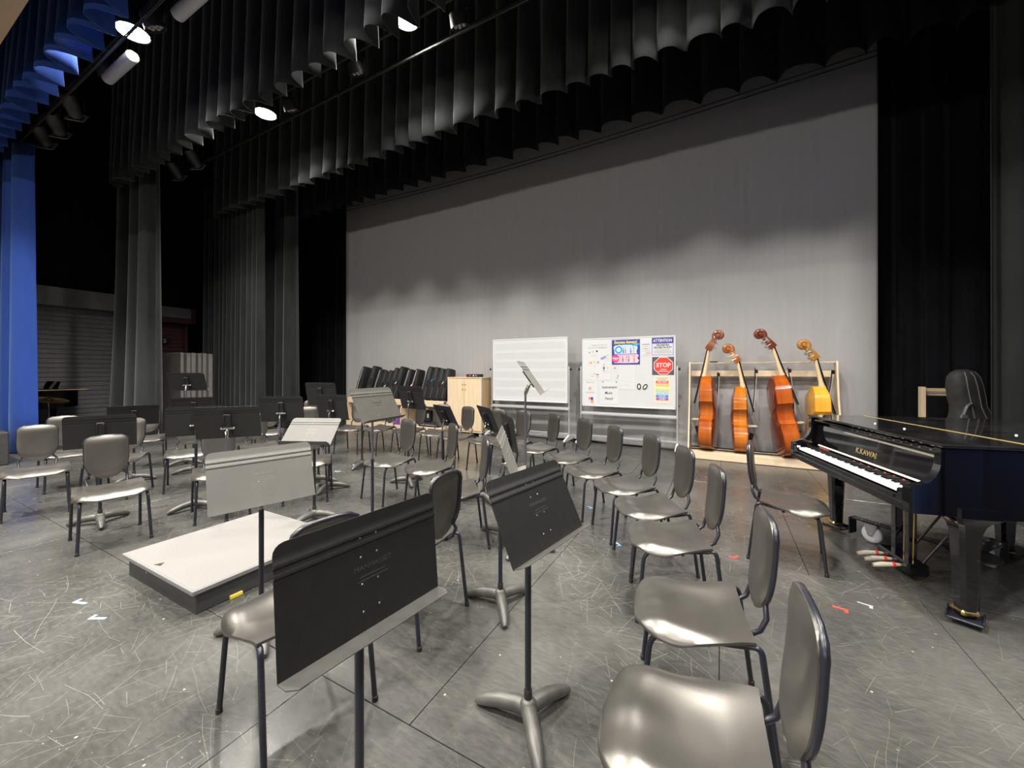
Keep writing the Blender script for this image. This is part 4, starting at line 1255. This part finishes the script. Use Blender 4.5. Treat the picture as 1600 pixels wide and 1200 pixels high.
# ================================================================== whiteboards on casters
def mobile_board(x0, x1, z0, z1, Y, zt, label, staff):
    cx = (x0+x1)/2; h = (x1-x0)/2
    t = thing('whiteboard', label, 'whiteboard', (cx, Y, 0))
    MB().bbox((0, 0, (z0+z1)/2), (2*h-.02, .022, z1-z0-.02), .003).build('panel', M['board'], t, 0)
    fr = MB()
    for zz in (z0, z1): fr.bbox((0, 0, zz), (2*h, .034, .026), .004)
    for sx in (-1, 1): fr.bbox((sx*(h-.012), 0, (z0+z1)/2), (.026, .034, z1-z0), .004)
    fr.build('frame', M['white'], t, 0)
    for sx in (-1, 1):
        MB().bbox((sx*(h+.028), 0, .84), (.028, .030, 1.48), .004).build('upright', M['alu'], t, 0)
        MB().lathe([(.0, -.02), (.022, -.018), (.026, 0), (.022, .018), (0, .02)], 12, Matrix.Rotation(PI/2, 3, 'Y'), (sx*(h+.062), 0, 1.52)).build('pivot_knob', M['glide'], t, 50)
        MB().lathe([(.0, -.012), (.012, -.010), (.012, .010), (0, .012)], 8, Matrix.Rotation(PI/2, 3, 'Y'), (sx*(h+.058), 0, z0+.05)).build('catch', M['glide'], t, 50)
        ft = MB().prism([(-.30, .085), (.30, .085), (.30, .11), (.04, .18), (-.04, .18), (-.30, .11)], -.018, .018, Mside, (sx*(h+.028), 0, 0)).build('foot', M['white'], t, 0)
        for sy in (-.27, .27):
            MB().lathe([(.0, -.012), (.030, -.012), (.036, -.006), (.036, .006), (.030, .012), (0, .012)], 14, Matrix.Rotation(PI/2, 3, 'Y'), (sx*(h+.028), sy, .037)).bbox((sx*(h+.028), sy, .075), (.034, .04, .03), .004).build('caster', M['glide'], ft, 50)
    MB().bbox((0, 0, zt), (2*h+.03, .03, .050), .004).bbox((0, -.055, zt-.022), (2*h+.02, .10, .010), .003).bbox((0, -.103, zt-.012), (2*h+.02, .008, .028), .002).build('tray', M['alu'], t, 0)
    MB().bbox((0, 0, .20), (2*h+.03, .028, .035), .004).build('cross_bar', M['alu'], t, 0)
    if staff:
        s0 = MB().box((0, -.0116, 0), (2*h-.10, .0006, .0055))
        first_ = None
        for g in range(6):
            for k in range(5):
                o = s0.build('staff_line', M['staff'], t, 0) if first_ is None else first_.copy()
                if first_ is None: first_ = o
                else: COL.objects.link(o); o.parent = t
                o.location = (0, 0, z1-.10-g*(z1-z0-.12)/6-k*.028)
    return t
mobile_board(-4.52, -2.75, .84, 2.17, 7.50, .72, 'blank white board ruled with music staves, left of the poster board', True)
mobile_board(-2.46, -.725, .80, 2.115, 7.55, .655, 'white board covered with posters and handwritten notes', False)

BY = 7.55-.0125
class Sheet:
    """a flat sheet of paper on the poster board; coordinates of the photograph give its corners on the board plane"""
    def __init__(s, name, label, cat, px0, py0, px1, py1, m, group=None):
        a, b = wall_at(px0, py0, BY), wall_at(px1, py1, BY)
        s.cx, s.cz = (a.x+b.x)/2, (a.z+b.z)/2
        s.w, s.h = abs(b.x-a.x), abs(a.z-b.z)
        s.t = thing(name, label, cat, (s.cx, BY, s.cz), 0, group)
        MB().box((0, -.0008, 0), (s.w, .0010, s.h)).build('sheet', m, s.t, 0)
        s.lev = .0018
    def loc(s, u, v, k=0): return Vector(((u-.5)*s.w, -s.lev-k*.0006, (.5-v)*s.h))
    def rect(s, u0, v0, u1, v1, m, name='colour_block', k=0):
        a, b = s.loc(u0, v0, k), s.loc(u1, v1, k)
        return MB().box((a+b)/2, (abs(b.x-a.x), .0005, abs(a.z-b.z))).build(name, m, s.t, 0)
    def poly(s, pts, m, name='shape', k=0):
        q = [s.loc(u, v, k) for u, v in pts]
        return MB().prism([(p.x, p.z) for p in q], -.0003, .0003, RX90, (0, q[0].y, 0)).build(name, m, s.t, 0)
    def disc(s, u, v, r_, m, name='disc', k=0, sy=1.0, n=18):
        c_ = s.loc(u, v, k)
        return MB().prism([(c_.x+r_*math.cos(2*PI*i/n), c_.z+r_*sy*math.sin(2*PI*i/n)) for i in range(n)], -.0003, .0003, RX90, (0, c_.y, 0)).build(name, m, s.t, 0)
    def text(s, body, u, v, size, m, k=1, sx=1.0, bold=0.0, shear=0.0, rot=0.0):
        c_ = s.loc(u, v, k)
        return lettering(body, size, m, s.t, c_, (PI/2, rot, 0), sx=sx, bold=bold, shear=shear, ext=.0002)
    def bars(s, u0, u1, v, m, th=.006, k=1):
        s.rect(u0, v-th/s.h/2, u1, v+th/s.h/2, m, 'text_line', k)
    def person(s, u, v, hgt, shirt, hair, k=2):
        c_ = s.loc(u, v, k)
        du, dv = hgt/s.w, hgt/s.h
        s.poly([(u-.10*du, v), (u+.10*du, v), (u+.13*du, v-.60*dv), (u+.06*du, v-.68*dv), (u-.06*du, v-.68*dv), (u-.13*du, v-.60*dv)], shirt, 'figure_body', k)
        s.disc(u, v-.80*dv, .13*hgt, M['p_tan'], 'figure_head', k+1)
        s.poly([(u-.12*du, v-.82*dv), (u+.12*du, v-.82*dv), (u+.08*du, v-.97*dv), (u-.08*du, v-.97*dv)], hair, 'figure_hair', k+2)

# everyone answers poster
s = Sheet('poster', 'purple poster headed in yellow with two groups of cartoon pupils', 'poster', 956, 531.5, 1000, 569.5, M['p_navy'])
s.text('Everyone Answers!', .49, .105, .082, M['p_yellow'], 1, sx=.66, bold=.0022, shear=.15)
s.poly([(.06, .30), (.12, .22), (.5, .20), (.88, .22), (.92, .34), (.88, .46), (.90, .56), (.5, .57), (.10, .57), (.09, .42)], M['p_lblue'], 'blue_cloud', 0)
s.poly([(.03, .68), (.12, .60), (.5, .59), (.92, .59), (.96, .66), (.90, .73), (.97, .84), (.92, .93), (.5, .94), (.10, .93), (.04, .82)], M['p_pink'], 'pink_cloud', 1)
s.poly([(.72, .17), (.98, .14), (1.0, .22), (.96, .25), (.74, .25)], M['p_blue'], 'blue_splash', 2); s.bars(.80, .93, .195, M['white'], .008, 3)
s.disc(.25, .40, .070, M['p_blue'], 'ring', 1); s.disc(.25, .40, .045, M['p_lblue'], 'ring_centre', 2)
s.disc(.14, .75, .075, M['p_magenta'], 'ring', 2); s.rect(.03, .715, .27, .755, M['paper'], 'band', 3); s.bars(.07, .22, .80, M['p_pink'], .012, 3)
for u0, u1 in ((.40, .55), (.62, .78)): s.bars(u0, u1, .27, M['p_sky'], .007, 1); s.bars(u0+.01, u1-.02, .31, M['p_sky'], .006, 1)
for u0, u1 in ((.28, .44), (.50, .64), (.70, .88)): s.bars(u0, u1, .64, M['p_magenta'], .007, 2); s.bars(u0+.01, u1-.01, .68, M['inkgrey'], .005, 2)
s.person(.42, .55, .10, M['p_blue'], M['p_brown']); s.person(.50, .55, .11, M['p_coral'], M['p_orange']); s.person(.68, .55, .095, M['p_purple'], M['ink']); s.person(.78, .55, .11, M['p_orange'], M['p_brown'])
s.person(.30, .89, .08, M['p_green'], M['p_lilac']); s.person(.40, .89, .11, M['p_purple'], M['p_brown']); s.person(.53, .91, .105, M['p_orange'], M['p_brown']); s.person(.61, .90, .105, M['p_blue'], M['ink']); s.person(.80, .90, .12, M['p_coral'], M['p_orange'])
# attention sign
s = Sheet('sign', 'white sign with blue attention header at the top right of the poster board', 'sign', 1018.5, 528, 1052.5, 554.5, M['p_lilac'])
s.rect(.0, .0, 1, .33, M['p_navy'], 'header', 0); s.rect(.035, .345, .965, .965, M['paper'], 'field', 0)
s.text('ATTENTION', .5, .175, .074, M['white'], 1, sx=.78, bold=.0022)
s.text('ORCHESTRA', .5, .435, .050, M['ink'], 1, sx=.80, bold=.0016); s.text('TEACHER ON DUTY', .5, .575, .050, M['ink'], 1, sx=.68, bold=.0016)
for v in (.71, .79, .87): s.bars(.16 if v < .75 else .10, .84 if v < .75 else .92, v, M['inkgrey'], .010, 1)
# stop sign
s = Sheet('sign', 'red octagonal stop sign on a dark sheet at the right of the poster board', 'sign', 1019, 558, 1054.5, 586, M['p_slate'])
for rr_, mm, k in ((.172, 'white', 0), (.160, 'p_red', 1)):
    c_ = s.loc(.5, .49, k)
    MB().prism([(c_.x+rr_*1.03*math.cos(R(22.5+45*i)), c_.z+rr_*math.sin(R(22.5+45*i))) for i in range(8)], -.0003, .0003, RX90, (0, c_.y, 0)).build('octagon', M[mm], s.t, 0)
s.text('STOP', .5, .46, .112, M['white'], 3, sx=.92, bold=.003)
s.bars(.36, .64, .69, M['white'], .012, 2); s.bars(.28, .72, .79, M['p_pink'], .012, 2)
# classroom poster
s = Sheet('poster', 'cream poster with a stack of rainbow word bars under the stop sign', 'poster', 1022, 588.5, 1047.5, 631, M['cream'])
s.text('In this classroom', .48, .055, .028, M['p_brown'], 1); s.text('everyone is', .48, .115, .028, M['p_brown'], 1)
for k, (wd, mm) in enumerate((('WELCOME', 'p_red'), ('IMPORTANT', 'p_orange'), ('INCLUDED', 'p_yellow'), ('RESPECTED', 'p_green'), ('ENCOURAGED', 'p_sky'), ('VALUED', 'p_blue'), ('LOVED', 'p_purple'))):
    v = .20+.106*k
    s.rect(.12, v-.045, .88, v+.045, M[mm], 'word_bar', 0)
    s.text(wd, .5, v, .036, M['white'], 1, sx=.95, bold=.0014)
# hand drawn sheet on the left
s = Sheet('paper_sheet', 'large white paper with small doodles and a two line heading', 'paper', 911.5, 534, 953, 593.5, M['paper'])
s.text('WHEN IS IT OK TO', .60, .11, .042, M['inkgrey'], 1, sx=.85); s.text('GET UP AT A REHEARSAL?', .56, .175, .042, M['inkgrey'], 1, sx=.80)
for (u, v, r_, mm) in ((.36, .27, .02, 'p_green'), (.52, .26, .018, 'ink'), (.24, .29, .016, 'p_lilac'), (.92, .37, .018, 'p_green'), (.22, .56, .026, 'p_tan'), (.30, .56, .020, 'p_coral'), (.42, .54, .022, 'p_green'), (.56, .55, .028, 'staff'), (.78, .62, .03, 'alu'), (.78, .70, .018, 'ink'), (.78, .75, .016, 'inkgrey'), (.92, .69, .018, 'p_green'), (.42, .84, .018, 'p_green')):
    s.disc(u, v, r_, M[mm], 'doodle', 0)
s.poly([(.64, .45), (.70, .42), (.84, .38), (.88, .41), (.80, .46), (.70, .49)], M['p_lilac'], 'purple_doodle', 0)
s.poly([(.48, .86), (.60, .86), (.58, .99), (.50, .99)], M['p_pink'], 'cup_doodle', 0); s.rect(.50, .90, .585, .95, M['p_green'], 'cup_band', 1); s.rect(.49, .855, .59, .875, M['ink'], 'cup_lid', 1)
for (u0, u1, v) in ((.30, .52, .345), (.30, .50, .39), (.84, .98, .44), (.84, .97, .47), (.84, .98, .50), (.40, .50, .62), (.40, .49, .66), (.76, .96, .78), (.74, .98, .81), (.26, .44, .88), (.26, .42, .92)): s.bars(u0, u1, v, M['staff'], .005, 0)
# bottom left sheets
s = Sheet('paper_sheet', 'white sheet headed practice and rehearsal with small coloured blocks', 'paper', 911.5, 594.5, 933, 632.5, M['paper'])
s.text('PRACTICE', .52, .08, .040, M['inkgrey'], 1, sx=.95); s.text('REHEARSAL', .52, .50, .040, M['inkgrey'], 1, sx=.90)
for (a, b, c_, d_) in ((.40, .28, .46, .40), (.46, .28, .50, .34), (.50, .26, .58, .30), (.50, .33, .58, .36), (.53, .37, .57, .40)): s.rect(a, b, c_, d_, M['p_coral'], 'letter_block', 0)
s.rect(.38, .69, .55, .80, M['p_coral'], 'colour_block', 0); s.rect(.55, .69, .72, .80, M['p_navy'], 'colour_block', 0); s.rect(.38, .80, .55, .93, M['p_lblue'], 'colour_block', 0); s.rect(.55, .80, .72, .93, M['p_coral'], 'colour_block', 0)
s = Sheet('paper_sheet', 'white sheet with three handwritten black words', 'paper', 938, 596, 966, 632.5, M['paper'])
for wd, u, v in (('Instrument', .50, .25), ('Music', .46, .50), ('Pencil', .48, .75)): s.text(wd, u, v, .070, M['ink'], 1, sx=.92, bold=.0008, shear=.2, rot=-.03)
for u in (.14, .90): s.disc(u, .02, .011, M['ink'], 'magnet', 1)
# lists in the middle
s = Sheet('paper_sheet', 'white printed list below the purple poster', 'paper', 967, 571.5, 992, 609, M['paper'])
for u in (.16, .38, .58, .80):
    for v in range(18): s.bars(u-.06, u+.06, .06+.05*v, M['white'] if v % 3 else M['alu'], .006, 0)
s = Sheet('paper_sheet', 'lilac tinted list with coloured lines left of the attention sign', 'paper', 1001.5, 532.5, 1017, 556.5, M['paper'])
s.bars(.12, .88, .24, M['p_lilac'], .018, 0)
for v, a, b, mm in ((.38, .12, .5, 'p_orange'), (.38, .5, .75, 'staff'), (.52, .1, .9, 'staff'), (.52, .42, .62, 'p_blue'), (.66, .12, .5, 'p_green'), (.66, .5, .9, 'staff'), (.80, .45, .95, 'p_magenta'), (.93, .2, .8, 'staff')): s.bars(a, b, v, M[mm], .011, 0 if mm == 'staff' else 1)
# magnets
def magnet(px, py, label, mm, r_=.02):
    p = wall_at(px, py, BY-.006)
    o = MB().lathe([(r_, 0), (r_, .007), (r_*.8, .010), (0, .010)], 12, RX90).build('magnet', M[mm], None, 50, (p.x, BY-.001, p.z)); tag(o, label, 'magnet')
magnet(960.5, 574.5, 'small red magnet under the purple poster', 'p_coral', .014)
magnet(965.5, 586.5, 'upper small teal magnet left of the printed list', 'tape_teal' if 'tape_teal' in M else 'p_green', .013)
magnet(964.3, 589.8, 'lower small teal magnet left of the printed list', 'p_green', .012)
for px, py, rot, lab in ((998.5, 603.8, -.05, 'left oval magnetic clip with dark rim on the poster board'), (1008, 604.2, .6, 'right tilted oval magnetic clip with dark rim')):
    p = wall_at(px, py, BY)
    t = thing('magnetic_clip', lab, 'clip', (p.x, BY-.001, p.z)); t.rotation_euler = (0, rot, 0)
    MB().tube([(.028*math.cos(a_*PI/8), -.007, .048*math.sin(a_*PI/8)) for a_ in range(16)], .009, 6, closed=True).build('rim', M['glide'], t)
    MB().prism([(.022*math.cos(a_*PI/8), .042*math.sin(a_*PI/8)) for a_ in range(16)], 0, .006, RX90).build('face', M['felt'], t, 0)

# ================================================================== right wing: second rack and a soft bag
rr = thing('wooden_stand', 'pale wooden frame stand behind the piano at the right', 'rack', (2.44, 7.42, 0))
MB().bbox((0, 0, .63), (.042, .12, 1.27), .004).build('post', M['maple_v'], rr, 0)
MB().bbox((.52, 0, .63), (.055, .24, 1.27), .004).build('post', M['maple_v'], rr, 0)
MB().bbox((.26, .05, 1.195), (.47, .05, .10), .004).build('top_rail', M['maple_dk'], rr, 0)
MB().bbox((.26, .022, 1.19), (.47, .010, .035), .002).build('grey_strip', M['alu'], rr, 0)
MB().bbox((.26, 0, .14), (.47, .36, .03), .004).build('base_board', M['maple'], rr, 0)
bg = thing('instrument_bag', 'black soft bass bag with zips standing by the right curtain', 'bag', (2.79, 6.92, 0))
bg.rotation_euler = (0, R(-4), R(20))
def loft(rings, nm, m, parent, n=18):
    vs = []; fs = []
    for (cx, cy, z, rx, ry) in rings:
        for k in range(n):
            a = 2*PI*k/n
            vs.append((cx+rx*math.copysign(abs(math.cos(a))**.8, math.cos(a)), cy+ry*math.copysign(abs(math.sin(a))**.8, math.sin(a)), z))
    for i in range(len(rings)-1):
        for k in range(n): fs.append((i*n+k, i*n+(k+1) % n, (i+1)*n+(k+1) % n, (i+1)*n+k))
    fs += [tuple(range(n))[::-1], tuple((len(rings)-1)*n+k for k in range(n))]
    return MB().add(vs, fs).build(nm, m, parent, 60)
rings = [(0, 0, .0, .20, .14), (0, 0, .05, .27, .17), (0, 0, .30, .32, .18), (0, 0, .50, .26, .17), (0, 0, .70, .27, .16), (-.02, 0, .86, .24, .15), (-.04, 0, .98, .185, .135), (-.05, 0, 1.06, .165, .125), (-.06, 0, 1.16, .175, .125), (-.07, 0, 1.30, .175, .12), (-.08, 0, 1.42, .15, .11), (-.085, 0, 1.48, .11, .08), (-.09, 0, 1.51, .05, .04)]
loft(rings, 'shell', M['gig'], bg)
for sx in (-.25, .1, .40):
    pts = [(cx+rx*math.sin(sx*1.6), cy-ry*math.cos(sx*1.6)**.9-.004, z) for cx, cy, z, rx, ry in rings[1:-1]]
    MB().tube(pts, .007, 6).build('piping', M['gig_pipe'], bg, 60)
MB().tube(fillet([(-.12, -.12, 1.10), (-.20, -.16, 1.08), (-.26, -.15, .92), (-.21, -.15, .88)], .03), .016, 6).build('carry_strap', M['gig_pipe'], bg, 60)
MB().bbox((-.25, -.16, .93), (.07, .02, .10), .006, Matrix.Rotation(.4, 3, 'Y')).build('buckle_flap', M['gig_pipe'], bg, 0)

# ================================================================== left wing
sp = thing('monitor_speaker', 'dark floor speaker box at the left edge before the blue curtain', 'speaker', (-10.35, 1.45, 0))
MB().bbox((0, 0, .26), (.86, .40, .52), .015).build('cabinet', M['gig'], sp, 0)
MB().bbox((0, -.202, .22), (.74, .012, .40), .006).build('grille', M['case'], sp, 0)
MB().bbox((.432, 0, .34), (.008, .14, .03), .003).build('side_handle', M['gig_pipe'], sp, 0)
def shutter(name, y0, y1, z1, m, hood_m, n):
    o = MB().box((XL+.02, (y0+y1)/2, z1/2), (.03, y1-y0, z1)).build(name, m, None, 0); o['kind'] = 'structure'
    mb = MB(); st = z1/n
    for k in range(n): mb.bbox((XL+.045, (y0+y1)/2, st*(k+.5)), (.022, y1-y0-.10, st-.018), .006)
    s_ = mb.build('slat_curtain', m, o, 0); s_['kind'] = 'stuff'
    for yy in (y0, y1): MB().bbox((XL+.06, yy, z1/2), (.07, .09, z1), .004).build('guide_rail', hood_m, o, 0)
    MB().bbox((XL+.20, (y0+y1)/2, z1+.23), (.42, y1-y0+.25, .46), .006).build('shutter_hood', hood_m, o, 0)
    return o
shutter('door_1', 2.55, 4.45, 3.12, M['shutter'], M['shutter'], 26)
o = MB().tube([(XL+.16, 2.40, 0), (XL+.16, 2.40, 3.3)], .03, 8).build('conduit', M['alu'], None); tag(o, 'thin pale vertical conduit left of the grey roller shutter', 'pipe')
d2 = shutter('door_2', 4.95, 5.95, 2.95, M['maroon'], M['maroon'], 24)
MB().bbox((XL+.26, 5.45, 3.25), (.44, .95, .32), .01).build('motor_box', M['shutter'], d2, 0)
sg = thing('number_sign', 'small round black sign with a white 5 on the maroon shutter', 'sign', (XL+.07, 5.42, 2.40))
MB().lathe([(.14, 0), (.14, .008), (0, .010)], 20, Matrix.Rotation(PI/2, 3, 'Y')).build('disc', M['ink'], sg, 50)
lettering('5', .17, M['white'], sg, (.012, 0, 0), (PI/2, 0, PI/2), bold=.003)
for k in range(6):
    p = (-12.75+.02*k, 4.75+.115*k, 0)
    o = MB().bbox((0, 0, .98), (1.15, .07+.012*(k % 3), 1.96-.03*(k % 2)), .008).build('riser_panel', M['greypanel'], None, 0, p)
    o.rotation_euler = (0, 0, R(3+1.5*(k % 2)))
    tag(o, ['frontmost', 'second', 'third', 'fourth', 'fifth', 'rearmost'][k]+' grey folded riser panel standing behind the highest left stand', 'panel', 'folded grey riser panels')
cy_ = thing('cymbal_stand', 'tilted gold cymbal on a chrome stand beside the blue curtain', 'cymbal', (-12.18, 2.53, 0))
Mt = Matrix.Rotation(R(13), 3, Vector((-.47, .88, 0)))
MB().lathe([(.29, -.012), (.22, .0), (.07, .012), (.05, .030), (.02, .040), (0, .042)], 28, Mt, (0, 0, .90)).build('cymbal', M['brass'], cy_, 60)
MB().tube([(0, 0, .04), (0, 0, .72), (-.03, 0, .80), (.0, 0, .88), (.012, 0, .95)], .010, 8).build('pole', M['chrome'], cy_, 60)
for k in range(3):
    a = R(30+120*k); MB().tube([(0, 0, .34), (.26*math.cos(a), .26*math.sin(a), .012)], .009, 6).build('leg', M['chrome'], cy_)
MB().lathe([(0, .0), (.018, .0), (.018, .03), (0, .035)], 10, None, (.012, 0, .93)).build('wing_nut', M['chrome'], cy_)

# ================================================================== spike tape marks on the floor
def tape(px, py, m, label, ang, L1=.075, L2=.045, w_=.017):
    p = floor_at(px, py)
    poly = [(0, 0), (L1, 0), (L1, w_), (w_, w_), (w_, L2), (0, L2)]
    o = MB().prism(poly, 0, .0006).build('floor_tape', M[m], None, 0, (p.x, p.y, .0003)); o.rotation_euler = (0, 0, R(ang))
    tag(o, label, 'tape mark')
tape(112, 942, 'tape_blue', 'pale blue corner tape mark left of the podium, the farther one', 20, .10)
tape(136, 968, 'tape_blue', 'pale blue corner tape mark left of the podium, the nearer one', 30, .10)
tape(927, 794, 'tape_blue', 'blue tape mark between the legs of the fifth right row chair', 150)
tape(972, 853, 'tape_blue', 'blue tape mark by the front legs of the third right row chair', 140)
tape(1147, 873, 'p_red', 'red corner tape mark behind the second chair of the right row', 60)
tape(1206, 896, 'p_red', 'red corner tape mark right of the second chair back', 120)
tape(1325, 953, 'p_red', 'red corner tape mark in front of the piano shadow', 170)
tape(1364, 947, 'inkgrey', 'dull worn corner tape mark beside the piano shadow', 165)
tape(551, 727, 'tape_blue', 'pale blue tape mark in the middle of the stage floor, farther one', 40)
tape(523, 737, 'tape_blue', 'pale blue tape mark near the pale tipped stand foot', 40)
tape(618, 698, 'p_red', 'faint red tape mark below the case rack', 20)
tape(671, 700, 'p_red', 'faint red tape mark in front of the cabinet', 20)
